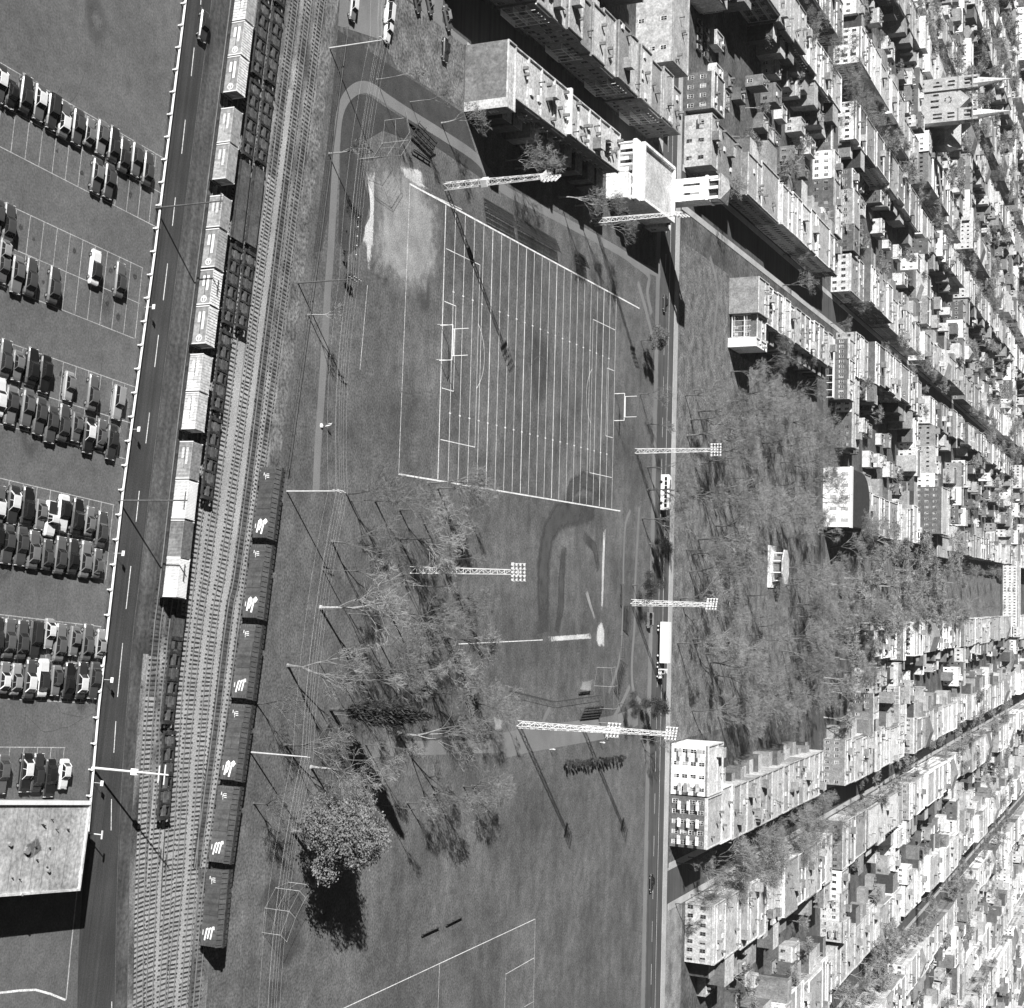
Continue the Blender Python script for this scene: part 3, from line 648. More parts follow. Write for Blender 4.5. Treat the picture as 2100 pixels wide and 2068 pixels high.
FILES = [  # files of parked cars, counted upwards from the warehouse roof: (photo crop, [(x,y,kind,body,roof)...]) ordered towards the guard rail
 (13, [(15,170,'sedan',3,3),(190,160,'sedan',0,6),(275,160,'sedan',1,1),(365,200,'sedan',0,0),(470,170,'compact',6,6)]),
 (9, [(30,1290,'compact',4,6),(115,1300,'compact',5,5),(220,1300,'sedan',2,6),(315,1290,'sedan',6,1),(410,1310,'compact',4,2),(505,1310,'coupe',0,0),(600,1310,'sedan',1,6),(690,1310,'sedan',2,2)]),
 (9, [(-25,990,'sedan',1,1),(65,1000,'sedan',3,3),(160,1010,'sedan',2,2),(255,1010,'wagon',1,1),(360,965,'compact',5,6),(440,1030,'sedan',4,3),(545,1020,'compact',4,4),(640,1030,'sedan',3,3),(735,1040,'compact',5,5)]),
 (9, [(-30,280,'sedan',0,0),(55,310,'sedan',2,2),(155,325,'sedan',2,2),(245,350,'sedan',3,4),(345,385,'compact',2,2),(440,390,'sedan',3,2),(535,400,'coupe',1,0),(625,420,'sedan',4,4),(712,450,'compact',3,3)]),
 (9, [(-10,20,'sedan',3,6),(95,20,'sedan',1,6),(200,30,'sedan',0,0),(295,90,'compact',4,4),(370,120,'pickup',6,6),(465,80,'sedan',6,0),(565,110,'sedan',0,0),(655,140,'compact',4,4),(745,200,'sedan',2,2)]),
 (5, [(-5,1090,'sedan',6,6),(80,1150,'sedan',4,2),(200,1170,'sedan',3,3),(290,1230,'sedan',2,2),(375,1290,'sedan',2,2),(465,1280,'sedan',2,2),(560,1310,'compact',3,3),(650,1370,'sedan',0,6),(740,1360,'compact',3,3),(820,1420,'sedan',1,1)]),
 (5, [(38,810,'sedan',2,2),(125,860,'compact',4,4),(235,870,'sedan',0,0),(330,920,'sedan',0,0),(505,1010,'compact',5,4),(680,1060,'sedan',3,3),(865,1130,'wagon',5,5)]),
 (5, [(20,140,'compact',3,3),(125,190,'sedan',4,3),(225,210,'sedan',2,2),(395,270,'sedan',2,2),(700,140,'sedan',6,1),(880,230,'sedan',3,2)]),
 (1, [(-25,1600,'sedan',2,2),(65,1640,'sedan',2,2),(30,1860,'compact',4,5)]),
 (1, [(710,1290,'sedan',2,4),(800,1330,'sedan',2,2)]),
 (1, [(0,610,'sedan',2,6),(80,690,'beetle',0,0),(190,690,'sedan',1,1),(290,750,'sedan',3,6),(385,820,'wagon',1,1),(470,880,'sedan',3,6),(570,930,'sedan',2,2),(655,970,'compact',4,4),(745,1010,'sedan',4,3),(835,1060,'sedan',1,1),(910,1140,'sedan',2,1),(1000,1170,'sedan',3,2),(1085,1240,'sedan',2,2)])]
r3 = random.Random(3); SH = math.atan2(-.156,.988)
KN = {'sedan':'sedan','coupe':'coupe','wagon':'wagon','compact':'compact','beetle':'rounded small car','pickup':'pickup truck'}
for fi, (k, cs) in enumerate(FILES):
    n = len(cs)
    for i, (x,y,kd,bo,ro) in enumerate(cs):
        p = c(k,x,y,.62); rf = '' if ro == bo else (' with white roof' if ro == 6 else ' with %s roof' % CARN[ro])
        lab = '%s %s%s, %s from guard rail in %s file from warehouse' % (CARN[bo], KN[kd], rf, ORD[n-1-i], ORD[fi])
        car((p.x,p.y,.008), SH + (0 if r3.random() < .6 else math.pi) + r3.uniform(-.02,.02), kd, bo, ro, lab, 'cars in the car park')
# stall lines
ra = R(8.9); RD = Vector((math.sin(ra),math.cos(ra),0)); RN = Vector((math.cos(ra),-math.sin(ra),0)); LOT = bpy.data.objects['parking_lot']
for x0, ye in ((-58.8,184.5),(-40.3,178.6),(-21.8,177.2),(-3.3,172.0),(14.9,169.2),(32.6,161.6)):
    o0 = Vector((x0,150,0)); s1 = (ye-150)/RD.y; s0 = -12; dep = 11.1 if x0 < 30 else 5.6
    for j, dd in enumerate((0,dep/2,dep) if x0 < 30 else (0,)):
        b = MB(); b.ribbon([o0+RD*s0+RN*dd, o0+RD*(s1-(0 if j != 2 else .5))+RN*dd], .12, .0125+.0008*j); q = b.build('stall_line', M['stall'], LOT)
        if q.data.polygons[0].normal.z < 0: q.data.flip_normals()
    s = s1-.2
    while s > s0:
        b = MB(); b.ribbon([o0+RD*s, o0+RD*s+RN*dep], .12, .0155); q = b.build('stall_divider', M['stall'], LOT)
        if q.data.polygons[0].normal.z < 0: q.data.flip_normals()
        s -= 2.66
M['stain'] = worn('oil_stain', .06, 1.2, .55, .35); M['seal'] = gray('crack_seal', .07, .8, .2, 1, .2, 4, world=True)
so_ = random.Random(77)
for x0 in (-58.8,-40.3,-21.8,-3.3,14.9):
    for k in range(15):
        for dd in (2.6,8.4):
            if so_.random() < .55:
                p = Vector((x0,150,0))+RD*(-6+2.66*k+1.3)+RN*(dd+so_.uniform(-.8,.8)); r_ = so_.uniform(.35,.8)
                fade_sheet('oil_stain', [p+Vector((math.cos(t*1.05)*r_*so_.uniform(.7,1.3),math.sin(t*1.05)*r_*so_.uniform(.7,1.3),0)) for t in range(6)], .0105, M['stain'], 3, 0.0, LOT)
for (x,y,rw) in ((-70,168,5),(-50,176,4),(-28,146,5),(-30,170,3.5),(-10,155,4),(5,160,5),(24,158,4),(28,165,2.5),(8,150,3),(48,171,0)):
    if rw: fade_sheet('tyre_stain', [Vector((x+rw*math.cos(t*.785)*so_.uniform(.6,1.2),y+rw*.7*math.sin(t*.785)*so_.uniform(.6,1.2),0)) for t in range(8)], .0098, worn('tyre_wear_%d' % int(x), .115, .5, .5, .4), 5, 0.0, LOT)
for k in range(9):
    p = Vector((so_.uniform(-75,40),so_.uniform(148,170),0)); d_ = Vector((so_.uniform(-1,1),so_.uniform(-.6,.6),0)).normalized(); pts = [p]
    for _ in range(14): d_ = (d_+Vector((so_.gauss(0,.3),so_.gauss(0,.3),0))).normalized(); pts.append(pts[-1]+d_*so_.uniform(.6,1.6))
    b = MB(); b.ribbon(pts, .07, .0112); b.build('sealed_crack', M['seal'], LOT)
# the car on the road
p = c(1,1495,190,.6); car((p.x,p.y,.012), math.atan2(-(.19),.98), 'sedan', 1, 1, 'dark sedan with bright side driving on the service road', 'cars on the roads')

# ---------------------------------------------------------------- warehouse by the car park
wh = thing('warehouse', (45,150,0), 0, 'flat pale-roofed warehouse with white parapet at the edge of the car park', 'warehouse')
q0, q1 = Vector((41.5,160.3,0)), Vector((53.0,158.0,0)); bk = Vector((-math.sin(R(10.6)),-math.cos(R(10.6)),0))*46; ofs = Vector((45,150,0))
poly = [q0-ofs, q0+bk-ofs, q1+bk-ofs, q1-ofs]
b = MB(); b.prism(poly, 0, 5.35, 0, False); b.build('wall', M['wall3'], wh)
b = MB(); b.prism(poly, 5.35, 5.5); b.build('roof', M['roof2'], wh)
for i in range(4):
    p, r = poly[i], poly[(i+1)%4]; d = (r-p).normalized(); b = MB(); b.bar(p+d*.14+Vector((0,0,5.62)), r+d*.14+Vector((0,0,5.62)), .3 if i else .55, .30 if i else .5); b.build('parapet', M['white'] if i == 0 else M['wall1'], wh)
for (x,y,r) in ((.5,-2,.5),(4,2,.25),(6,-3,.2),(-1,-5,.3)):
    b = MB(); b.tube((x,y,5.5),(x,y,5.9),r,n=10); b.build('roof_vent', M['wall3'], wh)
hr = random.Random(8)
for k in range(7):
    p = poly[0].lerp(poly[1], .03+.045*k); r = poly[3].lerp(poly[2], .03+.045*k); d = (r-p).normalized(); b = MB(); b.bar(p+d*.5+Vector((0,0,5.51)), r-d*.5+Vector((0,0,5.51)), .1, .03); b.build('roof_seam', M['wall3'], wh)
for k in range(12):
    p = poly[0].lerp(poly[1], hr.uniform(.02,.4)).lerp(poly[3].lerp(poly[2], hr.uniform(.02,.4)), hr.uniform(.08,.92)); b = MB(); b.tube(p+Vector((0,0,5.5)), p+Vector((0,0,5.5+hr.uniform(.2,.5))), hr.uniform(.06,.14), n=7); b.build('vent_pipe', M['steel'], wh)
fade_sheet('roof_stain', [(44.0,150.5),(46.2,151.5),(47.0,148.5),(46.0,147.0),(44.5,148.0)], 5.504, worn('tar_stain', .12, .9, .6, .2), parent=None)
bpy.data.objects['roof_stain'].parent = wh; bpy.data.objects['roof_stain'].location = -ofs; del bpy.data.objects['roof_stain']['kind']

# ---------------------------------------------------------------- poles and wires
def util_pole(p, H, mt, label, arms=2, rz=0.0, group='utility poles', r=.16):
    t = thing('utility_pole', p, rz, label, 'pole', group)
    b = MB(); b.tube((0,0,0),(0,0,H),r,r*.65,8); b.build('pole', M[mt], t)
    for k in range(arms):
        b = MB(); b.box(-1.3,1.3,-.06,.06,H-.5-k*.9,H-.36-k*.9,0,True); a = b.build('cross_arm', M[mt], t)
        for x in (-1.15,-.5,.5,1.15):
            b = MB(); b.tube((x,0,H-.36-k*.9),(x,0,H-.18-k*.9),.05,n=6); b.build('insulator', M['silver'], a)
    return t
PP = [G(676,99), G(611,581), G(588,1008), G(513,1543)]
PP = [PP[0]-(PP[1]-PP[0])*.6] + PP + [PP[3]+(PP[3]-PP[2])*.9]
UL = ['','pale utility pole on the rough grass beside the curving path','dark utility pole between yard tracks and park path','pale thin utility pole next to the boxcar row','white utility pole standing behind the dark boxcars','']
for i in range(1,5): util_pole(PP[i], [0,11.8,12.6,11.6,11.4][i], ['','pole_light','pole','pole_light','pole_light'][i], UL[i], 2 if i != 1 else 1, R(78))
wl = thing('power_line', (0,0,0), 0, 'thin overhead wires strung between the poles along the park edge', 'wires')
for k, (dx, hz) in enumerate(((-1.7,11.4),(-.7,11.4),(.7,11.4),(1.7,11.4),(-1.6,9.6),(1.6,10.4),(2.6,8.6))):
    b = MB()
    for i in range(len(PP)-1):
        n = 8; pts = []
        for t in range(n+1):
            u = t/n; p = PP[i].lerp(PP[i+1], u); pts.append(p + Vector((dx*.3,dx,hz - 1.1*4*u*(1-u))))
        for t in range(n): b.tube(pts[t], pts[t+1], .007, n=4, cap=False)
    b.build('wire', M['silver'], wl)
for (p, H, lab) in ((G(319,427),12.5,'dark utility pole at the guard rail across from the container train'), (G(243,1027),12.5,'dark utility pole at the guard rail near the white containers')):
    util_pole(p, H, 'pole', lab, 1, R(-10))
t = thing('lamp_mast', G(189,1575), R(-10), 'pale lamp mast with lantern box at the guard rail near the warehouse', 'lamp mast')
b = MB(); b.tube((0,0,0),(0,0,13.6),.2,.12,10); b.build('mast', M['silver'], t)
b = MB(); b.box(-.45,.45,-.3,.3,7.2,8.1,0,True); b.build('lantern', M['white'], t)
b = MB(); b.box(-1.4,1.4,-.06,.06,12.9,13.05,0,True); b.box(-1.2,1.2,-.06,.06,11.9,12.05,0,True); b.build('cross_arm', M['silver'], t)
t = thing('street_lamp', G(171,1708), R(-10), 'short twin-headed street lamp at the corner of the warehouse', 'street lamp')
b = MB(); b.tube((0,0,0),(0,0,3.4),.12,.08,8); b.build('post', M['silver'], t)
b = MB(); b.box(-.6,.6,-.1,.1,3.3,3.45,0,True); b.build('head', M['silver'], t)

# wire fence between yard and park
fl = thing('wire_fence', (0,0,0), 0, 'long low dark wire fence between rail yard and park lawn', 'fence')
FP = Line([c(2,655,205), c(2,440,1860), c(6,220,1620)])
b = MB()
for h in (.35,.8,1.25):
    r = .085 if h > 1 else .03
    for i in range(2): b.tube(FP.p[i]+Vector((0,0,h)), FP.p[i+1]+Vector((0,0,h)), r, n=5)
b.build('rail', M['steel'], fl); pm = MB(); pm.tube((0,0,0),(0,0,1.32),.045,n=6); pm = pm.mesh('post', M['pole']); d = 0
while d < FP.len: obj('post', pm, fl, FP.at(d)[0]); d += 3.0

# ---------------------------------------------------------------- floodlight towers
def lattice(b, H, w0, w1, z0=0, seg=14, r=.055):
    def cor(z): 
        w = w0 + (w1-w0)*(z-z0)/(H-z0); return [Vector((sx*w/2,sy*w/2,z)) for sx,sy in ((-1,-1),(1,-1),(1,1),(-1,1))]
    zs = [z0+(H-z0)*i/seg for i in range(seg+1)]
    for i in range(seg):
        A_, B_ = cor(zs[i]), cor(zs[i+1])
        for k in range(4):
            b.tube(A_[k], B_[k], r*1.5, n=4, cap=False); b.tube(B_[k], B_[(k+1)%4], r, n=3, cap=False)
            b.tube(A_[k] if (i+k)%2 else A_[(k+1)%4], B_[(k+1)%4] if (i+k)%2 else B_[k], r, n=3, cap=False)
lm = MB(); lm.tube((0,-.16,0),(0,.04,0),.1,.24,n=10); lm.tube((0,.04,0),(0,.06,0),.24,n=10); LAMP = lm.mesh('lamp', M['silver'])
def tower(p, H, face, label, cabin=False):
    t = thing('floodlight_tower', p, face, label, 'light tower', 'floodlight towers round the field')
    b = MB(); lattice(b, H-1.5, 1.35, .85, seg=16); b.build('lattice', M['silver'], t)
    b = MB()
    for r in range(4): b.bar((-1.75,.55,H-2.6+r*.85),(1.75,.55,H-2.6+r*.85),.1,.1)
    for x in (-1.75,-.6,.6,1.75): b.bar((x,.55,H-2.8),(x,.55,H+.2),.08,.08)
    b.box(-1.9,1.9,-.7,.5,H-3.05,H-2.97,0,True); b.build('lamp_rack', M['silver'], t)
    for r in range(4):
        for q in range(5):
            o = obj('lamp', LAMP, t, (-1.5+q*.75,.75,H-2.6+r*.85))
    if cabin:
        b = MB(); b.box(-.9,.9,-.8,.8,8.8,10.2,0,True); b.build('switch_cabin', M['silver'], t)
D = lambda x, y: G(x*1.0864, y*1.0864)
tower(D(840,352), 26, R(-60), 'lattice floodlight tower with a mid-height cabin beside the bleachers', True)
tower(c(3,640,1625), 26, R(-90), 'lattice floodlight tower among bare trees before the stone hall')
tower(D(777,1076), 25.7, R(180), 'lattice floodlight tower rising from the park trees by the ball diamond')
tower(D(1200,852), 25.5, R(176), 'lattice floodlight tower between goal end and boulevard near the bus')
tower(D(1192,1138), 25.3, R(150), 'lattice floodlight tower beside the diamond foul line and the boulevard truck')
tower(D(978,1368), 25.7, R(150), 'lattice floodlight tower at the edge of the wide gravel path')
tower(D(1100,1375), 25.9, R(150), 'lattice floodlight tower behind the small bleacher at the backstop')

# ---------------------------------------------------------------- goals
def goal(bc, a, s, label):
    t = thing('goalposts', BA(bc,a), -AZ + (0 if s > 0 else math.pi), label, 'goalposts', 'combined football and soccer goals')
    for x in (-3.75,3.75):
        b = MB(); b.tube((x,0,0),(x,0,3.0),.085,n=8); b.build('goal_post', M['white'], t)
        b = MB(); b.tube((x,0,2.6),(x,-1.4,0),.04,n=6); b.build('net_stay', M['silver'], t)
    b = MB(); b.tube((-3.8,0,2.95),(3.8,0,2.95),.085,n=8); b.build('soccer_crossbar', M['white'], t)
    b = MB(); b.tube((-2.9,.12,3.25),(2.9,.12,3.25),.085,n=8); b.build('football_crossbar', M['white'], t)
    for x in (-2.85,2.85): b = MB(); b.tube((x,.12,2.95),(x,.12,6.6),.075,n=8); b.build('upright', M['white'], t)
goal(-51.4, 273.2, 1, 'white combined goal standing at the field end near the infield dirt')
goal(-50.6, 377.6, -1, 'white combined goal standing at the field end near the boulevard')

# ---------------------------------------------------------------- bleachers, benches, backstops
def bleacher(p, rz, L, rows, label, group='bleachers'):
    t = thing('bleacher', p, rz, label, 'bleacher', group)
    for i in range(rows):
        b = MB(); b.box(-L/2,L/2,i*.72,i*.72+.28,.42+i*.3,.47+i*.3,0,True); b.build('seat_plank', M['wood'], t)
        b = MB(); b.box(-L/2,L/2,i*.72-.30,i*.72-.06,.16+i*.3,.20+i*.3,0,True); b.build('foot_plank', M['wood'], t)
    n = max(2, int(L/2.4)+1)
    for k in range(n):
        x = -L/2+.15+(L-.3)*k/(n-1); b = MB(); b.bar((x,-.3,.12),(x,rows*.72,.4+rows*.3-.12),.08,.1)
        for i in range(rows): b.bar((x,i*.72+.1,0),(x,i*.72+.1,.42+i*.3),.07,.07)
        b.build('frame', M['steel'], t)
def seg_bleach(p, q, rows, label, flip=1):
    m_ = (p+q)/2; d = q-p; bleacher(m_, math.atan2(d.y,d.x) + (0 if flip > 0 else math.pi), d.length, rows, label)
seg_bleach(c(2,1290,1150), c(2,1150,1010)+Vector((0,0,0)), 5, 'dark wooden bleacher beside the upper path bend', -1)
seg_bleach(BA(-87.2,292), BA(-87.2,307.5), 5, 'short plank bleacher at the sideline next to the cabin tower', -1)
seg_bleach(BA(-87.2,309.5), BA(-87.2,333.5), 5, 'long plank bleacher in the middle of the sideline stand', -1)
seg_bleach(BA(-87.2,346), BA(-87.2,353), 5, 'short plank bleacher at the boulevard end of the sideline stand', -1)
seg_bleach(c(11,530,1595), c(11,670,1580), 5, 'slatted bleacher behind the ball diamond backstop', 1)
seg_bleach(c(11,855,760), c(11,850,940), 4, 'low bleacher beside the diamond foul line fence', 1)
seg_bleach(c(11,830,1160), c(11,780,1380), 4, 'long faded bleacher along the path behind home plate', 1)
bn = 0
def bench(p, q, label):
    m_ = (p+q)/2; d = q-p; L = d.length; t = thing('bench', m_, math.atan2(d.y,d.x), label, 'bench', 'park benches')
    for i in range(2): b = MB(); b.box(-L/2,L/2,-.2+i*.22,-.02+i*.22,.42,.47,0,True); b.build('seat_plank', M['wood'], t)
    b = MB(); b.box(-L/2,L/2,.26,.31,.6,.85,0,True); b.build('backrest', M['wood'], t)
    k = max(2,int(L/1.8))
    for i in range(k):
        x = -L/2+.15+(L-.3)*i/(k-1); b = MB(); b.box(x-.04,x+.04,-.2,.3,0,.42); b.box(x-.04,x+.04,.26,.32,.42,.85); b.build('leg', M['steel'], t)
bench(c(2,1155,1110), c(2,1285,1195), 'long players bench between infield sand and bleacher')
bench(c(14,1225,1355), c(14,1345,1300), 'dark bench by the lower pitch touchline nearer the leafy tree')
bench(c(14,1405,1280), c(14,1515,1225), 'dark bench by the lower pitch touchline farther from the leafy tree')
bench(c(11,520,1402), c(11,600,1392), 'dark players bench beside the diamond backstop')
bench(c(11,832,600), c(11,830,760), 'long dark bench on the foul line path')
bench(c(2,680,1690), c(6,660,20), 'long dark slatted bench on the rough grass by the path')
bench(c(6,660,25), c(6,655,100), 'second dark bench in line with the shrub by the path')
for i in range(5):
    p = G(730-i*1.2, 447+i*19); t = thing('white_stake', p, 0, 'small white stake in a line beside the infield sand', 'stake', 'white stakes by the infield')
    b = MB(); b.box(-.07,.07,-.05,.05,0,.5); b.build('stake', M['pole'], t); b = MB(); b.box(-.08,.08,-.06,.06,.5,.68,0,True); b.build('cap', M['white'], t)
def backstop(p, rz, label, H=6.0, wl=5.5, lean=1.2):
    t = thing('backstop', p, rz, label, 'backstop', 'baseball backstops')
    pts = [Vector((-wl*1.25,-2.6,0)),Vector((-wl*.5,0,0)),Vector((wl*.5,0,0)),Vector((wl*1.25,-2.6,0))]
    up = [q+Vector((0,0,H if 0 < i < 3 else H*.75)) for i, q in enumerate(pts)]; ov = [q+Vector((0,-lean*1.5,.5)) for q in up]
    for i in range(4):
        b = MB(); b.tube(pts[i], up[i], .05, n=6); b.tube(up[i], ov[i], .035, n=6); b.build('post', M['wall2'], t)
    for i in range(3):
        b = MB()
        for f in (.02,.5,1): b.tube(pts[i].lerp(up[i],f), pts[i+1].lerp(up[i+1],f), .03, n=5)
        b.tube(ov[i],ov[i+1],.03,n=5); b.build('rail', M['wall3'], t)
        b = MB(); n = 14
        for k in range(n+1):
            u = k/n; b.tube(pts[i].lerp(pts[i+1],u), up[i].lerp(up[i+1],u), .012, n=3, cap=False); b.tube(up[i].lerp(up[i+1],u), ov[i].lerp(ov[i+1],u), .012, n=3, cap=False)
        for k in range(12):
            u = k/12; b.tube(pts[i].lerp(up[i],u), pts[i+1].lerp(up[i+1],u), .012, n=3, cap=False)
        stuff(b.build('netting', M['steel'], t))
backstop(c(2,905,1110), R(-45), 'tall wire backstop on the infield near the upper path loop', 6.5)
backstop(c(14,120,1080), R(130), 'faint wire backstop on the lawn behind the boxcars', 5.0, 4.2)
backstop(c(11,640,1430), R(-175), 'wire backstop behind the lower ball diamond', 5.5, 6)
for (p,q,lab) in ((c(11,10,1385),c(11,330,1465),'chain fence of the lower diamond along the trees'),(c(11,340,1465),c(11,660,1420),'chain fence in front of the slatted bleacher'),(c(11,830,980),c(11,830,1140),'short chain fence at the foul line path')):
    t = thing('chain_fence', (0,0,0), 0, lab, 'fence'); n = max(2,int((q-p).length/2.5)); b = MB(); b.tube(p+Vector((0,0,1.3)), q+Vector((0,0,1.3)), .04, n=5); b.tube(p+Vector((0,0,.1)), q+Vector((0,0,.1)), .03, n=5); b.build('rail', M['steel'], t)
    for i in range(n+1): z = p.lerp(q,i/n); b = MB(); b.tube(z, z+Vector((0,0,1.35)), .045, n=5); b.build('post', M['steel'], t)
    b = MB(); kk = n*5
    for i in range(kk+1): z = p.lerp(q,i/kk); b.tube(z+Vector((0,0,.1)), z+Vector((0,0,1.3)), .014, n=3, cap=False)
    stuff(b.build('netting', M['steel'], t))

# ---------------------------------------------------------------- people
def person(p, rz, label, top, legs, stoop=0.0):
    t = thing('person', p, rz, label, 'person', 'people in the park')
    me = bpy.data.meshes.new('body'); s = stoop
    V = [(0,0,.95),(0,.10*s,1.18),(0,.35*s,1.42-.18*s),(0,.42*s,1.52-.2*s),(0,.46*s,1.66-.2*s),(.11,0,.88),(.13,.06,.48),(.12,-.02,.07),(.12,.14,.04),(-.11,0,.88),(-.14,-.1,.48),(-.13,-.2,.07),(-.13,-.04,.04),(.2,.33*s,1.40-.17*s),(.27,.3*s+.04,1.12-.2*s),(.26,.3*s+.14,.88-.2*s),(-.2,.33*s,1.40-.17*s),(-.27,.3*s,1.12-.2*s),(-.26,.3*s+.06,.88-.2*s)]
    Ed = [(0,1),(1,2),(2,3),(3,4),(0,5),(5,6),(6,7),(7,8),(0,9),(9,10),(10,11),(11,12),(2,13),(13,14),(14,15),(2,16),(16,17),(17,18)]
    RD_ = [.15,.14,.15,.06,.10,.10,.07,.045,.04,.10,.07,.045,.04,.065,.045,.04,.065,.045,.04]
    me.from_pydata(V, Ed, []); o = obj('body', me, t); sk = o.modifiers.new('skin','SKIN')
    for i, r in enumerate(RD_): o.data.skin_vertices[0].data[i].radius = (r,r)
    o.data.skin_vertices[0].data[0].use_root = True; o.modifiers.new('sub','SUBSURF').levels = 1
    dg = bpy.context.evaluated_depsgraph_get(); ev = o.evaluated_get(dg); nm = bpy.data.meshes.new_from_object(ev); o.modifiers.clear(); o.data = nm
    for mt in (M[top], M[legs], M['skin']): nm.materials.append(mt)
    for f in nm.polygons:
        z = f.center.z; f.material_index = 1 if z < .9 else (2 if z > 1.5-.2*s else 0); f.use_smooth = True
    b = MB(); zc = 1.72-.2*s; yc = .46*s
    for i in range(3):
        for k in range(8): pass
    b.tube((0,yc-.01,zc-.02),(0,yc-.01,zc+.06),.105,.05,10); b.build('hair', M['cloth_dark'], t)
person(c(11,312,1815), R(30), 'person in white clothes walking beside the wide gravel path', 'white', 'white')
person(c(11,680,1765), R(200), 'person in pale shirt and dark trousers standing between path and shrub bed', 'white', 'white')
person(c(6,528,1300), R(90), 'person in white stooping on the park path by a white sack', 'white', 'white', .9)
t = thing('white_sack', c(6,495,1302), 0, 'white sack lying on the park path beside the stooping person', 'sack'); b = MB()
loft(b, [[(x,-y,.0),(x,-y*1.1,z*.6),(x,0,z),(x,y*1.1,z*.6),(x,y,0)] for x,y,z in ((-.45,.1,.15),(-.3,.3,.4),(.05,.36,.46),(.3,.3,.38),(.45,.1,.2))]); b.build('sack', M['white'], t)

# ---------------------------------------------------------------- trees
def grow_tree(seed, H, spread=.55, trunk=.30, twigs=4, levels=4, fork=4, r0=None, lean=0.0, tw=1.3):
    rg = random.Random(seed); TB, CB = MB(), MB(); r0 = r0 or H*.021
    def branch(p, d, L, r, lv):
        B_ = TB if lv <= 1 else CB; n = 3 if lv < 3 else 2; pts = [p]; q = p
        for i in range(n):
            d = (d + Vector((rg.gauss(0,.10),rg.gauss(0,.10),rg.gauss(.04,.06)))*(1 if lv else .5)).normalized(); q = q + d*(L/n); pts.append(q)
        for i in range(n): B_.tube(pts[i], pts[i+1], r*(1-.45*i/n), r*(1-.45*(i+1)/n), 6 if lv == 0 else (4 if lv < 3 else 3), cap=False)
        if lv >= levels:
            for k in range(twigs+3):
                z = pts[rg.randint(1,n)]; e = (d*.6 + Vector((rg.gauss(0,.55),rg.gauss(0,.55),rg.gauss(.18,.4)))).normalized(); l = L*rg.uniform(.5,1.0)
                s = e.orthogonal().normalized(); s = (s*math.cos(rg.random()*6)+e.cross(s)*math.sin(rg.random()*6)); ww = (.020+.012*rg.random())*tw
                z2 = z+e*l; CB.add([z-s*ww, z+s*ww, z2+s*ww*.4, z2-s*ww*.4], [(0,1,2,3)])
                e2 = (e+Vector((rg.gauss(0,.5),rg.gauss(0,.5),rg.gauss(.1,.4)))).normalized(); zm = z+e*l*.5; z3 = zm+e2*l*.6; CB.add([zm-s*ww*.8, zm+s*ww*.8, z3], [(0,1,2)])
            return
        k = fork if lv == 0 else rg.choice((3,3,4))
        a0 = rg.random()*6.28
        for i in range(k):
            a = a0+6.283*i/k+rg.gauss(0,.3); u = d.orthogonal().normalized(); v = d.cross(u); side = u*math.cos(a)+v*math.sin(a)
            sp = spread*rg.uniform(.6,1.25) if (lv or i) else spread*.25
            e = (d + side*sp*(1.15 if lv else 1.0) + Vector((0,0,.12))).normalized(); z = pts[-1] if (i < 2 or lv == 0 and rg.random() < .6) else pts[-2].lerp(pts[-1], rg.random())
            branch(z, e, L*rg.uniform(.55,.80) if lv else (H-trunk*H)*rg.uniform(.36,.46), r*(.55 if lv else .5)*rg.uniform(.8,1.1), lv+1)
    TB.tube((0,0,-.05),(0,0,.5),r0*1.5,r0*1.05,7,cap=False)
    branch(Vector((0,0,.4)), Vector((lean,lean*.3,1)).normalized(), H*trunk, r0, 0)
    return TB.mesh('trunk', M['bark']), CB.mesh('crown', M['twig'])
TREES = [grow_tree(11,15,.62,.24), grow_tree(12,13,.55,.30), grow_tree(13,16,.50,.34), grow_tree(14,12,.70,.22), grow_tree(15,14,.6,.28,fork=5), grow_tree(16,15,.55,.2,fork=3,lean=.12)]
TH = [15,13,16,12,14,15]
SAP = [grow_tree(31,8,.5,.42,3,3), grow_tree(32,7,.55,.45,3,3)]; SH_ = [8,7]
SLIM = [grow_tree(41,14,.28,.55,3,3,r0=.14), grow_tree(42,13,.32,.5,3,3,r0=.13)]
def leafy(seed, H, rx, zc, n, leafsz, mt, up=0.0, lobes=9):
    rg = random.Random(seed); tb, cb = grow_tree(seed, H*.9, .6, .25, 1, 3); b = MB()
    lob = []
    for _ in range(lobes):
        v = Vector((rg.gauss(0,1),rg.gauss(0,1),rg.gauss(0,1))).normalized()*rg.random()**.45; lob.append((Vector((v.x*rx*.78,v.y*rx*.78,zc+v.z*(H-zc)*.85)), rx*rg.uniform(.22,.38)))
    for _ in range(n):
        c0, r_ = rg.choice(lob); v = Vector((rg.gauss(0,1),rg.gauss(0,1),rg.gauss(0,1))).normalized(); c1 = c0+Vector((v.x,v.y,v.z*.8))*r_*rg.uniform(.65,1.05)
        for _ in range(9):
            p = c1+Vector((rg.gauss(0,.35),rg.gauss(0,.35),rg.gauss(0,.3))); u = Vector((rg.gauss(0,1),rg.gauss(0,1),rg.gauss(0,.6)+up)).normalized(); q = u.orthogonal().normalized(); s = leafsz*rg.uniform(.6,1.3)
            b.add([p-u*s-q*s*.4, p-u*s*.2+q*s*.55, p+u*s, p-q*s*.5], [(0,1,2,3)])
    return tb, b.mesh('crown', mt)
LEAFY = [leafy(51,15.5,6.8,9.0,2600,.19,M['leaf'],lobes=34), leafy(52,9,4.2,6,620,.17,M['leaf'],lobes=8), leafy(53,9,4.0,5.5,620,.18,M['leaf_dark'],lobes=8)]; LH = [15.5,9,9]
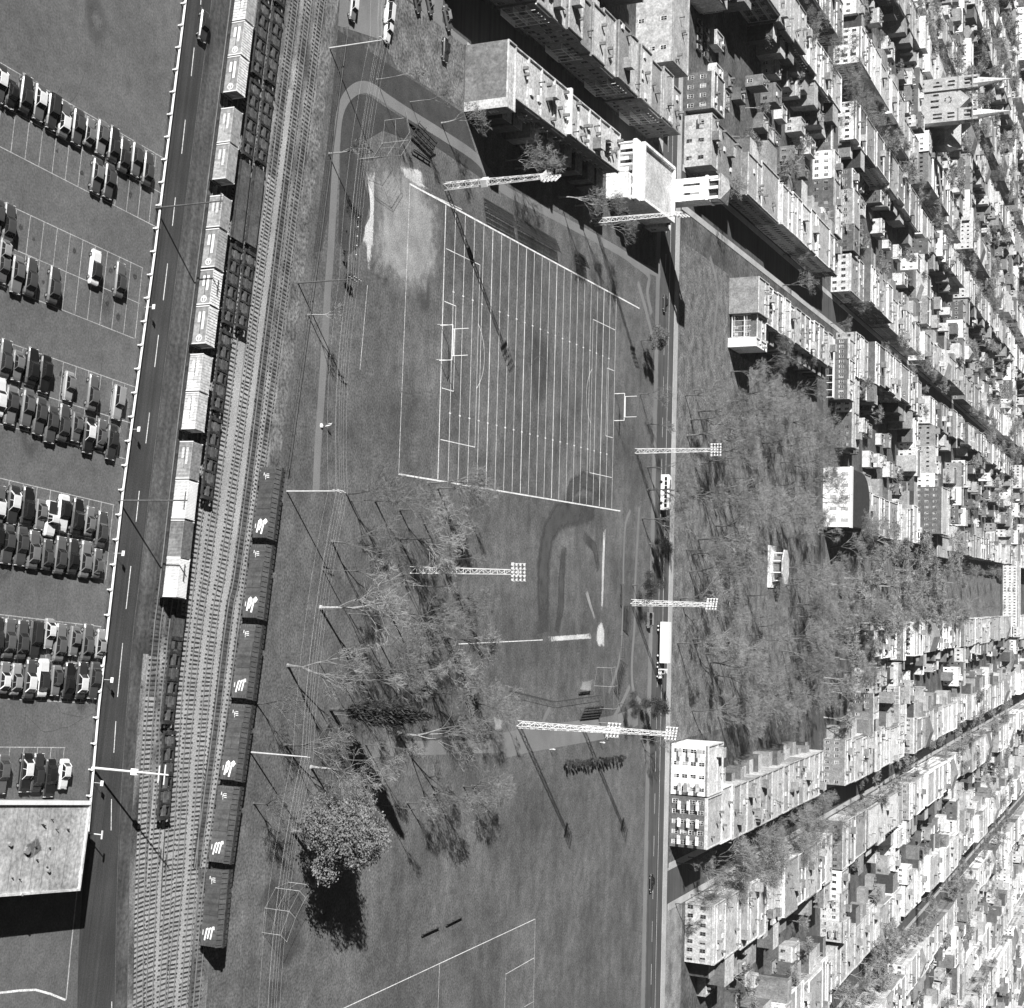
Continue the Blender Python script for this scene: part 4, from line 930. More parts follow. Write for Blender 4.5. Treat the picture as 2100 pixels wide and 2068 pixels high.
def poplar(seed, H):
    rg = random.Random(seed); tb = MB(); tb.tube((0,0,0),(0,0,H*.9),.3,.05,7); b = MB()
    for _ in range(1500):
        z = H*(.22+.78*rg.random()); f = max(0.05, math.sin(math.pi*min(1,(z/H-.15)/.85)**.8)); a = rg.random()*6.283; rr = 2.0*f*math.sqrt(rg.random())
        p = Vector((rr*math.cos(a),rr*math.sin(a),z))
        for _ in range(3):
            u = Vector((rg.gauss(0,.35)+math.cos(a)*.3,rg.gauss(0,.35)+math.sin(a)*.3,1)).normalized(); q = u.orthogonal().normalized(); s = rg.uniform(.25,.55); pp = p+Vector((rg.gauss(0,.2),rg.gauss(0,.2),rg.gauss(0,.3)))
            b.add([pp-u*s, pp+q*s*.28, pp+u*s, pp-q*s*.28], [(0,1,2,3)])
    return tb.mesh('trunk', M['bark']), b.mesh('crown', M['leaf_dark'])
POP = poplar(61, 17)
def conifer(seed, H):
    rg = random.Random(seed); tb = MB(); tb.tube((0,0,0),(0,0,H),.28,.04,7); b = MB()
    for k in range(26):
        z = H*(.12+.86*k/26); L = H*.26*(1-k/27)+.3
        for i in range(9):
            a = rg.random()*6.283; e = Vector((math.cos(a),math.sin(a),-.25)); s = Vector((-math.sin(a),math.cos(a),0)); p = Vector((0,0,z))
            for j in range(3): f0 = .2+.27*j; b.add([p+e*L*f0, p+e*L*(f0+.2)+s*L*.16, p+e*L*(f0+.42), p+e*L*(f0+.2)-s*L*.16], [(0,1,2,3)])
    return tb.mesh('trunk', M['bark']), b.mesh('crown', M['leaf_dark'])
CON = conifer(71, 14)
def tree(p, meshes, baseH, H, label, group, rz=None, pale=False, name='bare_tree', sxy=None):
    s = H/baseH; t = thing(name, (p[0],p[1],0), rnd.random()*6.28 if rz is None else rz, label, 'tree', group); f = sxy or 1.0
    t.scale = (s*f,s*f,s); a = obj('trunk', meshes[0], t); obj('crown', meshes[1], t)
    if pale: swap(a, 0, M['bark_pale'])
    return t
LMK = [(toBA(q)[0],toBA(q)[1],t_) for q, t_ in ((c(14,265,545),'beside the big leafy tree'),(c(10,560,1520),'near the dark poplar'),(c(10,1060,1700),'near the twin-trunked tree'),(c(10,490,775),'near the big spreading tree at the grove front'),(c(10,250,1200),'near the crooked pale tree'),(D(777,1076),'around the floodlight tower of the grove'),(c(6,1350,1760),'at the lower field sideline'),(c(6,700,1820),'at the grove corner by the field'),(c(10,1600,1450),'behind the diamond fence'),(c(14,1300,330),'on the open lawn past the wide path'),
  (c(10,930,1045),'near the short leaning tree'),(c(10,1400,420),'between grove tower and field'))] + [(-10,548,'near the white pavilion'),(-60,440,'by the boulevard sidewalk near the vacant lot'),(-20,440,'by the boulevard sidewalk opposite the bus'),(20,440,'by the boulevard sidewalk opposite the truck'),(40,452,'near the white apartment house'),(44,530,'along the broad row side of the square'),(42,600,'at the far corner of the square by the broad row'),(-45,610,'in front of the white-fronted hall'),(-78,560,'near the row behind the galleries'),(-80,500,'beside the stacked galleries'),(10,600,'at the far edge of the square'),(-45,500,'in the middle of the square toward the galleries'),(15,500,'in the middle of the square toward the apartments'),
  (-43,660,'beside the round-ended hall'),(22,690,'near the dark brick avenue house'),(-50,850,'near the tall brick school'),(-284,840,'near the twin-spired church'),(-5,1310,'near the pale block ending the avenue'),(-100,640,'near the dark brick terrace'),(90,470,'behind the boulevard apartments'),(90,600,'at the far end of the tree-lined street'),(-229,560,'on the tree-lined street of the church side'),(-229,720,'two blocks along the street of the church side'),(-150,450,'near the workshop hall'),(180,640,'at the second street past the apartments'),(180,480,'on the second street past the apartments'),(-500,1340,'near the white office slab'),(-330,930,'behind the twin-spired church'),(-400,1100,'in the far corner on the church side'),(150,800,'in the third blocks past the apartments'),(-5,1000,'midway along the broad avenue'),(-5,780,'on the avenue before the school'),(250,900,'in the far blocks past the apartments'),(-128,480,'on the street behind the workshop hall'),(-128,800,'far along the shaded street')]
FORM = ['spreading','upright','tall-trunked','low broad','bushy','leaning']
def by(p):
    b_, a_ = toBA(Vector((p[0],p[1],0))); return min(LMK, key=lambda t_: (t_[0]-b_)**2+(t_[1]-a_)**2)[2]
def bare(p, H, label, group, slim=False, pale=False, v=None):
    if label is None:
        st_ = rnd.getstate(); i_ = rnd.randrange(6); rnd.setstate(st_)
        f_ = 'slender' if slim else ('young' if H < 8.5 else FORM[i_ if v is None else v]); label = '%s%s bare tree %s' % ('very tall ' if H > 15 else 'tall ' if H > 12.5 else '' if H > 10 else 'small ', f_, by(p)); group = 'trees '+by(p)
    if slim: i = rnd.randrange(2); return tree(p, SLIM[i], [14,13][i], H, label, group, pale=pale, name='bare_tree')
    if H < 8.5: i = rnd.randrange(2); return tree(p, SAP[i], SH_[i], H, label, group, pale=pale, name='young_tree')
    i = rnd.randrange(6) if v is None else v; return tree(p, TREES[i], TH[i], H, label, group, pale=pale)
# edge trees near the path loop
for (k,x,y,H,lab) in ((2,900,585,11,'pale bare tree beside the top of the path loop'),(2,1150,750,10,'pale bare tree between path and vacant lot'),(2,1380,905,9,'pale bare tree beside the end of the stone row'),(2,550,1130,8.4,'pale bare sapling growing against the yard fence'),(6,400,488,7.5,'slender young tree growing near the dark utility pole')):
    bare(c(k,x,y), H, lab, 'young trees by the path', pale=True, slim=H > 9)
# grove in the park
GROVE = [(6,680,1800,11),(6,715,1850,10),(6,1280,1720,12),(6,1350,1760,12),(6,890,1850,12),(10,575,290,13),(10,510,500,13),(10,1070,55,11),(10,1215,70,11),(10,1250,160,12),(10,1070,270,14),(10,1060,460,12),(10,1110,610,12),
 (10,1330,1360,13),(10,1540,1440,10),(10,1300,1400,12),(10,700,820,12),(10,850,1050,13),(10,1000,820,14),(10,760,1250,13),(10,1150,900,13),(10,640,1300,13),(10,930,1330,12),(10,600,1560,13),(10,1300,760,11),(10,1420,1000,11),(10,1640,1480,10),(10,1800,1520,9),
 (14,1240,345,11),(14,1320,310,11),(14,1540,260,10),(14,1600,255,9),(14,930,400,12),(14,1125,380,9),(14,0,385,8.5),(10,20,1480,9),(10,230,1780,12),(14,640,60,13),(10,820,1780,13),(10,1180,1180,12),(10,1000,1230,12),(10,480,1180,10),(10,1500,700,9),(10,1380,420,10),(6,1500,1780,10)]
for (k,x,y,H) in GROVE: bare(c(k,x,y), H, None, 'grove of bare trees', slim=rnd.random() < .45)
bare(c(10,490,775), 17, 'big bare tree with spreading limbs at the front of the grove', 'large grove trees', v=0, pale=True)
bare(c(10,250,1200), 14, 'crooked pale-trunked tree standing near the boxcars', 'large grove trees', v=5, pale=True)
bare(c(10,1060,1700), 18, 'tall twin-trunked bare tree beside the dark poplar', 'large grove trees', v=5, pale=True)
bare(c(10,930,1045), 10, 'short leaning tree in the middle of the grove', 'large grove trees', v=3)
tree(c(10,560,1520), POP, 17, 21, 'dense dark columnar poplar in the grove', 'leafy park trees', name='poplar_tree')
tree(c(14,285,590), LEAFY[0], 15.5, 19.5, 'big pale leafy tree casting a black shadow on the lawn', 'leafy park trees', name='leafy_tree', rz=.6, sxy=1.0)
bare(c(14,420,120), 14, 'broad bare tree behind the big leafy tree', 'large grove trees', v=4, pale=True)
tree(c(6,662,215), LEAFY[2], 9, 2.6, 'round dark shrub at the end of the slatted bench', 'shrubs', name='shrub')
# hedge beds
for i in range(16):
    f = i/15; p = c(11,430+i*26,1885-i*4); q = c(15,410+i*27,95-i*3); z = q if i % 1 == 0 else p
    tree(z, LEAFY[2], 9, 2.2+rnd.random()*.7, 'low dark shrub in the shrub bed by the lower path', 'shrub bed', name='shrub')
# boulevard trees, near side
for (k,x,y,H,kd,lab) in ((7,980,675,9,1,'small leafy tree at the near kerb by the shaded street corner'),(7,975,1070,9,0,'thin bare tree between goal end and boulevard'),(7,1030,1290,8,0,'sapling at the near kerb of the boulevard'),(7,1030,1605,14,0,'bare tree at the near kerb just before the bus'),(7,1030,1770,15,0,'spreading bare tree at the kerb beside the bus'),(11,990,120,13,0,'bare tree at the kerb behind the bus'),
 (11,1045,305,8,2,'dense dark leafy tree on the boulevard verge'),(11,920,610,9,1,'pale leafy tree on the verge beside the foul line'),(11,820,1480,8,1,'pale leafy tree beside the path behind the backstop'),(11,960,1490,10,2,'dark leafy tree overhanging the boulevard by the white apartments'),(11,980,1740,10,0,'bare tree at the kerb opposite the white apartments')):
    if kd == 0: bare(c(k,x,y), H, lab, 'boulevard trees')
    else: tree(c(k,x,y), LEAFY[kd], LH[kd], H, lab, 'boulevard trees', name='leafy_tree')
# trees before the stone hall
for (k,x,y,H) in ((3,60,1240,11),(3,380,1450,12),(3,500,1510,12),(3,640,1660,11),(2,1850,1180,9)): bare(c(k,x,y), H, 'bare tree in the shade of the long stone-fronted row', 'trees by the row', pale=True)
# the square beyond the boulevard
r4 = random.Random(21); cnt = 0; SQ = []
while cnt < 150:
    bb, aa = r4.uniform(-78,44), r4.uniform(435,617)
    if (-27 < bb < 6 and 520 < aa < 562) or (bb < -66 and aa < 486) or any((bb-x)**2+(aa-y)**2 < 20 for x,y in SQ): continue
    SQ.append((bb,aa)); bare(BA(bb,aa), r4.uniform(10,17), None, 'trees of the square', slim=r4.random() < .15); cnt += 1
for a_ in range(14): 
    for s_ in (-1,1): bare(BA(-8+s_*13+r4.uniform(-1.5,1.5), 655+a_*44+r4.uniform(-8,8)), r4.uniform(11,16), None, 'avenue trees')

# ---------------------------------------------------------------- streets of the quarter
def gsheet(name, b0, b1, a0, a1, z, mt): return sheet(name, [BA(b0,a0),BA(b1,a0),BA(b1,a1),BA(b0,a1)], z, M[mt])
gsheet('boulevard', -420, 420, 413.8, 427.4, .020, 'blvd'); gsheet('verge_walk', -128, 300, 410.0, 413.4, .019, 'path')
def kerb(name, b0, b1, a0, a1, h=.13):
    b = MB(); P = [BA(b0,a0),BA(b1,a0),BA(b1,a1),BA(b0,a1)]; b.prism(P, 0, h); return struct(b.build(name, M['walk']))
kerb('sidewalk', -420, 420, 427.5, 431.3); kerb('sidewalk', -420, -132, 410.2, 413.6)
BV = bpy.data.objects['boulevard']; LB = lambda p,q,wd,mt='paint',z=.026: None
def bline(b0, b1, a, wd, mt='paint'):
    s = MB(); s.ribbon([BA(b0,a),BA(b1,a)], wd, .027); o = s.build('lane_line', M[mt], BV)
    if o.data.polygons[0].normal.z < 0: o.data.flip_normals()
for a_ in (422.6,): bline(-200,200,a_,.2)
for a_ in (418.6,):
    x = -190
    while x < 200: bline(x,x+6,a_,.2); x += 12.5
STR_UP = [-431,-330,-229,-127,]; STR_LO = [90,180,270,360,450]
def street(b0, b1, a0, a1):
    gsheet('street', b0, b1, a0, a1, .03, 'blvd')
street(-131.5,-119.8,270,414)
kerb('sidewalk', -119.6, -118.9, 282, 372)
ab0, ab1 = 431.5, 1600
for s_ in STR_UP + STR_LO:
    street(s_-5, s_+5, ab0 if s_ > 0 or s_ > -140 else ab0, ab1); kerb('sidewalk', s_-7.2, s_-5.1, 433, 1600); kerb('sidewalk', s_+5.1, s_+7.2, 433, 1600)
gsheet('avenue_verge', -16, 0, 632, 1300, .055, 'scrub')
for a_, n0, n1 in ((626,-560,560),(791,-8,560),(835,-560,-8),(1006,-560,560),(1312,-700,700)): gsheet('cross_street', n0, n1, a_-6, a_+6, .05, 'blvd')
sheet('square_lawn', [BA(-77,431.4),BA(46,431.4),BA(46,619),BA(-84,619),BA(-84,487),BA(-77,479)], .012, M['scrub'])
gsheet('avenue_verge', -34, -16, 640, 1300, .06, 'scrub'); gsheet('avenue_verge', 0, 14, 640, 1300, .06, 'scrub')

# ---------------------------------------------------------------- building kit (local x along the cross streets, y away from camera)
WM = {}
def window_mesh(wd, ht, light):
    k = (round(wd,1), round(ht,1), light)
    if k not in WM:
        b = MB(); b.box(-wd/2-.05,wd/2+.05,-.05,.02,-ht/2-.05,ht/2+.05,0,True); b.box(-wd/2-.1,wd/2+.1,-.12,.02,-ht/2-.17,-ht/2-.05,0,True)
        b.box(-wd/2,wd/2,-.058,-.04,-ht/2,ht/2,1,True); b.box(-.03,.03,-.075,-.055,-ht/2,ht/2,0); b.box(-wd/2,wd/2,-.075,-.055,-.03,.03,0,True)
        WM[k] = b.mesh('window', [M['white'] if light else M['wall3'], M['pane']])
    return WM[k]
def facade_spots(wd, h, rg, st=None, pitch=2.4):
    st = st or max(1, int((h-.8)/3.1)); n = max(1, int((wd-.8)/pitch)); out = []
    for s in range(st):
        for i in range(n):
            if rg.random() < .94: out.append((-wd/2+wd*(i+.5)/n, 1.7+s*(h-.9)/st))
    return out
SIDES = {'n':(0,-1,0),'r':(1,0,math.pi/2),'f':(0,1,math.pi),'l':(-1,0,-math.pi/2)}
def shell(b, W, D_, h, wm, rm, par=.4, cm=None):
    x, y = W/2, D_/2; t = .28
    o = [(-x,-y),(x,-y),(x,y),(-x,y)]; i_ = [(-x+t,-y+t),(x-t,-y+t),(x-t,y-t),(-x+t,y-t)]
    b.add([(p[0],p[1],0) for p in o]+[(p[0],p[1],h) for p in o]+[(p[0],p[1],h) for p in i_]+[(p[0],p[1],h-par) for p in i_],
          [(k,(k+1)%4,(k+1)%4+4,k+4) for k in range(4)], wm)
    n = len(b.v)-16; b.f += [(n+4+k,n+4+(k+1)%4,n+8+(k+1)%4,n+8+k) for k in range(4)] + [(n+8+k,n+8+(k+1)%4,n+12+(k+1)%4,n+12+k) for k in range(4)]
    b.m += [wm if cm is None else cm]*8
    b.add([(p[0],p[1],h-par) for p in i_], [(0,1,2,3)], rm)
def building(b0, b1, a0, a1, h, wall, roof, label, group, name='row_house', win='nr', each=False, rg=None, light=True, roofs=True, shed=None, cop=None, cat='house', gallery=None, st=None, pitch=2.4):
    rg = rg or rnd; W, D_ = b1-b0, a1-a0; t = thing(name, BA((b0+b1)/2,(a0+a1)/2), -AZ, label, cat, group)
    x, y = W/2, D_/2; b = MB(); b.prism([(-x,-y),(x,-y),(x,y),(-x,y)], 0, h-.38, 0, False); b.build('wall', M[wall], t)
    b = MB(); b.box(-x,x,-y,y,h-.55,h-.38); b.build('roof', M[roof], t)
    b = MB(); q = .28
    b.box(-x-.03,x+.03,-y-.03,-y+q,h-.38,h,0); b.box(-x-.03,x+.03,y-q,y+.03,h-.38,h,0); b.box(-x-.03,-x+q,-y+q,y-q,h-.38,h,0); b.box(x-q,x+.03,-y+q,y-q,h-.38,h,0)
    b.build('parapet', M[cop or wall], t)
    J = MB()
    for s in win:
        sx, sy, rz = SIDES[s]; wd, off = (W, y) if sx == 0 else (D_, x)
        for (u, z) in facade_spots(wd, h-.4, rg, st, pitch):
            mesh = window_mesh(1.1, 1.7, light); mt = Matrix.Rotation(rz,4,'Z') @ Matrix.Translation((u, -off, z))
            if each: o = obj('window', mesh, t); o.matrix_local = mt
            else:
                for f in mesh.polygons: pass
                J.add([mt @ v.co for v in mesh.vertices], [], 0); off_ = len(J.v)-len(mesh.vertices)
                J.f += [tuple(i+off_ for i in f.vertices) for f in mesh.polygons]; J.m += [f.material_index for f in mesh.polygons]
    if J.v: stuff(J.build('windows', [M['white'] if light else M['wall3'], M['pane']], t))
    for s in win:
        sx, sy, rz = SIDES[s]; wd, off = (W, y) if sx == 0 else (D_, x)
        if rg.random() < .55:
            b = MB(); b.box(-wd/2,wd/2,-off-.35,-off-.031,h-.75,h-.45,0,True); b.box(-wd/2,wd/2,-off-.2,-off-.031,h-1.0,h-.75,0,True); o = b.build('cornice', M[rg.choice(('wall0','wall1','wall3'))], t); o.rotation_euler = (0,0,rz)
        if rg.random() < .35 and h > 6.5 and wd > 5:
            u = rg.uniform(-wd/2+1.8,wd/2-1.8); b = MB()
            for k in range(1, max(2,int((h-.8)/3.1))): z = .9+k*(h-.9)/max(1,int((h-.8)/3.1)); b.box(u-1.4,u+1.4,-off-1.4,-off-.01,z-.15,z,0,True); b.box(u-1.4,u+1.4,-off-1.42,-off-1.36,z+.1,z+.9,1,True); b.box(u-1.4,u-1.3,-off-1.38,-off-1.28,z,z+2.2,0); b.box(u+1.3,u+1.4,-off-1.38,-off-1.28,z,z+2.2,0)
            o = b.build('balcony', [M['wall1'],M['wall3']], t); o.rotation_euler = (0,0,rz)
    if roofs and W*D_ > 60 and rg.random() < .4:
        px, py = rg.uniform(-x+2,x-2), rg.uniform(-y+2,y-2); b = MB(); b.box(px-1.4,px+1.4,py-1.2,py+1.2,h-.4,h+1.9); b.box(px-1.55,px+1.55,py-1.35,py+1.35,h+1.9,h+2.05,1,True); b.build('roof_bulkhead', [M[rg.choice(('wall2','wall3','wall4'))],M['roof1']], t)
    if roofs and D_ > 9 and rg.random() < .5:
        yy = rg.uniform(-y+3,y-3); b = MB(); b.box(-x+.3,x-.3,yy-.14,yy+.14,h-.4,h-.08); b.build('party_wall', M[cop or wall], t)
    if roofs:
        k = rg.randint(2, 5)
        for _ in range(k):
            px, py = rg.uniform(-x+.9,x-.9), rg.uniform(-y+.9,y-.9); ty = rg.random(); b = MB()
            if ty < .5: b.box(px-.35,px+.35,py-.3,py+.3,h-.4,h+rg.uniform(.7,1.3)); b.build('chimney', M['wall4'], t)
            elif ty < .8: b.tube((px,py,h-.4),(px,py,h+.9),.13,n=7); b.tube((px,py,h+.9),(px,py,h+1.1),.24,n=7); b.build('vent_pipe', M['steel'], t)
            else: b.box(px-.7,px+.7,py-.8,py+.8,h-.4,h+.05); b.build('skylight', M['silver'], t)
    if shed:
        side, dep, hh, sw = shed; sx, sy, rz = SIDES[side]; wd, off = (W, y) if sx == 0 else (D_, x); sw = min(sw, wd-.3); u = rg.uniform(-(wd-sw)/2,(wd-sw)/2)*.9
        b = MB(); b.box(u-sw/2,u+sw/2,-off-dep,-off+.02,0,hh); b.box(u-sw/2-.15,u+sw/2+.15,-off-dep-.15,-off,hh,hh+.14,1,True); o = b.build('rear_shed', [M[rg.choice(('wall3','wall4','wall5','wood'))], M[rg.choice(('roof1','roof2','roof3'))]], t); o.rotation_euler = (0,0,rz)
    if gallery:
        for side in gallery:
            sx, sy, rz = SIDES[side]; wd, off = (W, y) if sx == 0 else (D_, x); b = MB(); s_ = max(1,int((h-.8)/3.1)); g0, g1 = -wd/2+.3, wd/2-.3
            for k in range(s_):
                z = .9+k*(h-.9)/s_; b.box(g0,g1,-off-1.5,-off,z-.12,z,0,True); b.box(g0,g1,-off-1.52,-off-1.46,z+.85,z+.92,0,True); n = 5
                for i in range(n): xx = g0+(g1-g0)*i/(n-1); b.box(xx-.05,xx+.05,-off-1.53,-off-1.43,z,z+(h-.9)/s_-.12 if k < s_-1 else z+2.3)
            o = b.build('gallery', M['white'], t); o.rotation_euler = (0,0,rz)
    return t

# ---------------------------------------------------------------- hero buildings
rh = random.Random(5)
S1 = 'flat-roofed stone-fronted row house in the long row beside the park bleachers'
def section(b0,b1,a0,a1,h,lab,**k): return building(b0,b1,a0,a1,h,k.pop('wall','wall4'),k.pop('roof','roof1'),lab,k.pop('group','long row beside the park'),rg=rh,**k)
e = section(-118.7,-103.8,281.3,285.4,10.5,'end house of the long row with blank brick end wall and pale corner', win='r', roofs=False, cop='wall1', each=True)
b = MB(); b.box(5.3,7.43,-2.09,-2.06,0,10.1); b.build('pale_corner', M['wall1'], e)
for i in range(4): section(-118.7,-107.2,285.42+i*7.4,285.42+(i+1)*7.4-.02,10.2+.05*(i%2),'light-roofed house in the long row, %s after the blank-walled end house' % ORD[i],win='r',shed=('r',3.2,6.2,4.2),each=True,cop='wall1')
b = MB(); b.box(-118.9,-107.8,0,.9,0,11.2); o = b.build('party_wall', M['white']); o.matrix_world = Matrix.Translation(BA(0,315.1)) @ Matrix.Rotation(-AZ,4,'Z'); tag(o,'white party wall standing proud across the long row roof','wall')
for i in range(5): section(-118.7,-108.6,316.2+i*7.1,316.2+(i+1)*7.1-.02,10.0-.05*(i%2),'light-roofed house in the long row, %s past the white party wall' % ORD[i],win='r',shed=('r',4.6,5.8,4.0),each=True,cop='wall1',roof='roof1')
for i in range(16):
    a0 = 262+i*8.6
    if a0 < 398: section(-147+rh.uniform(-2,2),-132.6-rh.choice((0,0,.5)),a0,a0+8.57,10.4+rh.choice((-.9,-.3,0,0,.5)),'shaded row house, %s from the boulevard, across from the long row' % ORD[15-i],win='r',each=True,group='row across the shaded street',shed=('l',3.5,6,4.5),gallery='r' if i % 3 == 1 else None,roof='roof%d' % rh.choice((1,2,2,3)),cop='wall%d' % rh.choice((2,3)),light=False)
section(-176,-150.5,388,402,11.5,'large pale-walled block with few windows at the boulevard corner',win='n',pitch=8,each=True,wall='wall2',roof='roof2',group='corner blocks',name='apartment_block')
for i in range(5): section(-196+i*7.4,-196+i*7.4+7.2,352+rh.uniform(-4,4),366,9+rh.random()*1.5,'flat-roofed house behind the shaded row, %s counted toward it' % ORD[i],win='n',group='houses behind the shaded row',shed=('n',4,5,4),roof='roof2')
# stone hall with tower
fh = thing('stone_hall', BA(-114.8,385), -AZ, 'bright stone hall with columned front and square roofed tower at the row end', 'hall')
b = MB(); b.box(-8,8,-12,14,0,8.2); b.build('wall', M['wall0'], fh)
b = MB(); b.box(-7.6,7.6,-11.6,13.6,8.2,8.35); b.build('roof', M['roof1'], fh)
for (x0,x1,y0,y1) in ((-8.2,8.2,-12.2,-11.4),(-8.2,8.2,13.4,14.2),(-8.2,-7.4,-11.4,13.4),(7.4,8.2,-11.4,13.4)): b = MB(); b.box(x0,x1,y0,y1,8.2,9.2,0,True); b.build('parapet', M['wall0'], fh)
b = MB(); b.box(-8.2,8.2,-17.5,-12,0,.9); b.build('terrace', M['wall0'], fh)
b = MB(); b.box(1.2,8.4,-17.4,-12,.9,6.2); b.build('porch', M['wall0'], fh)
for i in range(6):
    x = -7.6+i*3.04; b = MB(); b.tube((x,-14.6,.9),(x,-14.6,6.6),.42,.36,10); b.box(x-.55,x+.55,-15.1,-14.1,6.6,6.9); b.build('column', M['white'], fh)
b = MB(); b.box(-8.3,8.3,-15.4,-12,6.9,7.9,0,True); b.build('entablature', M['white'], fh)
for i in range(5): b = MB(); b.box(-6.7+i*3.04,-5.5+i*3.04,-12.05,-11.9,1.4,5.4); b.build('window', M['pane'], fh)
tw = thing('hall_tower', BA(-116.2,402.6), -AZ, 'tall bright stone tower with slit windows and low hipped roof', 'tower')
b = MB(); b.box(-3.3,3.3,-3.3,3.3,0,18.2); b.build('shaft', M['wall0'], tw)
for x in (-1.3,1.3): b = MB(); b.box(x-.3,x+.3,-3.36,-3.28,11.5,16.5); b.build('slit_window', M['pane'], tw)
b = MB(); b.box(-3.6,3.6,-3.6,3.6,18.2,19.0,0,True); b.build('cornice', M['white'], tw)
for sx in (-1,0,1):
    for sy in (-1,0,1):
        if sx or sy: b = MB(); b.box(sx*2.9-.4,sx*2.9+.4,sy*2.9-.4,sy*2.9+.4,19,22.2); b.build('belfry_pier', M['white'], tw)
b = MB(); b.box(-2.2,2.2,-2.2,2.2,19,22.2); b.build('belfry_core', M['steel'], tw)
b = MB(); b.box(-3.7,3.7,-3.7,3.7,22.2,22.8,0,True); b.add([(-3.9,-3.9,22.8),(3.9,-3.9,22.8),(3.9,3.9,22.8),(-3.9,3.9,22.8),(0,0,24.6)], [(0,1,4),(1,2,4),(2,3,4),(3,0,4)]); b.build('hipped_roof', M['roof2'], tw)
section(-112.7,-106.0,399.4,404.9,6.0,'low pale annex beside the stone hall tower',win='r',wall='wall1',roof='roof1',group='corner blocks',name='annex')
# garage front beyond the boulevard, apartments, mansard house
section(-150,-133.5,434,441,9.0,'pale two-storey block with square windows facing the boulevard corner',win='n',each=True,wall='wall2',roof='roof2',group='corner blocks',light=False,pitch=4)
section(-150,-133.5,441.2,472,8.0,'long grey-roofed workshop hall behind the pale corner block',win='r',wall='wall3',roof='roof3',group='corner blocks',name='workshop')
section(46.5,61.8,433.5,449,12.0,'white four-storey apartment house with balconies facing the boulevard',win='n',each=True,wall='wall0',roof='roof0',group='boulevard apartments',name='apartment_house',cop='wall1',gallery=None,st=4,pitch=3.6)
section(62.2,77.6,433.2,449,12.0,'dark brick apartment house with white-trimmed windows facing the boulevard',win='n',each=True,wall='wall5',roof='roof1',group='boulevard apartments',name='apartment_house',cop='wall1',gallery=None,st=4,pitch=2.9)
for (bc,n) in ((54,2),(70,3)):
    for k in range(3):
        for j in range(n):
            x = bc-5.2+j*(10.4/(n-1)); t = thing('balcony', BA(x,433.1,2.9+k*2.9), -AZ, 'small balcony on the %s apartment front' % ('white' if bc < 60 else 'dark brick'), 'balcony', 'apartment balconies')
            b = MB(); b.box(-1.3,1.3,-1.3,0,-.12,0,0,True); b.build('slab', M['white'], t); b = MB(); b.box(-1.3,1.3,-1.33,-1.27,.0,.95,0,True); b.build('railing', M['wall2' if bc < 60 else 'wall1'], t)
section(62,79.5,456,468,9.6,'white blank-ended house at the head of the broad row',win='',wall='wall0',roof='roof0',group='broad row',cop='wall0')
for i in range(16): section(62.5,79.6,468.1+i*8.1,468.1+(i+1)*8.1-.03,10.2+rh.uniform(-.25,.25),'%s flat-roofed house of the broad row counted from its white blank end' % ORD[i],win='r',wall='wall%d' % rh.choice((1,2,3)),roof='roof%d' % rh.choice((1,1,2)),group='broad row',cop='wall%d' % rh.choice((1,2)),shed=('l',rh.uniform(2,6),rh.uniform(4,8),rh.uniform(3,5)))
section(-109,-96.5,486.5,500,10.6,'grey-gabled end house with plain wall beyond the vacant lot',win='',wall='wall3',roof='roof1',group='houses beyond the vacant lot',cop='wall1')
section(-96.3,-88.2,489,500,9.6,'house with stacked white galleries beyond the vacant lot',win='n',each=True,wall='wall5',roof='roof2',group='houses beyond the vacant lot',gallery='n',cop='wall1')
section(-88,-84.8,486,500,10.0,'narrow white house beside the stacked galleries',win='',wall='wall0',roof='roof0',group='houses beyond the vacant lot')
for i in range(13): section(-109+rh.uniform(-.6,.6),-95,500.2+i*8.2,500.2+(i+1)*8.2-.05,9.6+rh.uniform(-.6,.6),'flat-roofed row house, %s behind the stacked galleries' % ORD[i],win='nr',wall='wall%d' % rh.choice((1,2,3,4)),roof='roof%d' % rh.choice((0,1,2)),group='row behind the galleries',shed=('r',4.5,6.5,4.5),cop='wall%d' % rh.choice((0,1,2)))
for i in range(3): section(-113.2+i*8.9,-113.2+(i+1)*8.9-.05,641+.2*i,653,9.4,'dark brick terrace house with white windows, %s from the shaded street' % ORD[i],win='n',each=True,wall='wall5',roof='roof2',group='dark brick terrace',cop='wall1',pitch=1.9)
t = thing('white_gallery', BA(-100,639.4), -AZ, 'long white front gallery before the dark brick terrace', 'gallery'); b = MB(); b.box(-13,13,-1.5,1.4,2.6,2.9,0,True); b.build('deck', M['white'], t)
for i in range(9): b = MB(); b.box(-12.8+i*3.2-.12,-12.8+i*3.2+.12,-1.4,-1.2,0,2.6); b.build('post', M['white'], t)
# pavilion in the square
pv = thing('park_pavilion', BA(-10.6,550), -AZ, 'white open pavilion with eight-sided flat roof in the wooded square', 'pavilion')
def octo(r, cx=0, cy=0): return [(cx+r*1.35*math.cos(R(22.5+45*i)), cy+r*math.sin(R(22.5+45*i))) for i in range(8)]
b = MB(); b.box(-8,8,-6.5,4,0,.5); b.build('terrace', M['wall0'], pv); b = MB(); b.prism(octo(4.6), .5, 1.3); b.build('plinth', M['wall1'], pv)
for p in octo(4.2): b = MB(); b.tube((p[0],p[1],1.3),(p[0],p[1],4.9),.2,n=8); b.build('column', M['white'], pv)
b = MB(); b.prism(octo(3.2), 1.3, 4.7); b.build('core_wall', M['wall4'], pv)
b = MB(); b.prism(octo(5.2), 4.9, 5.4); b.build('roof', M['roof1'], pv)
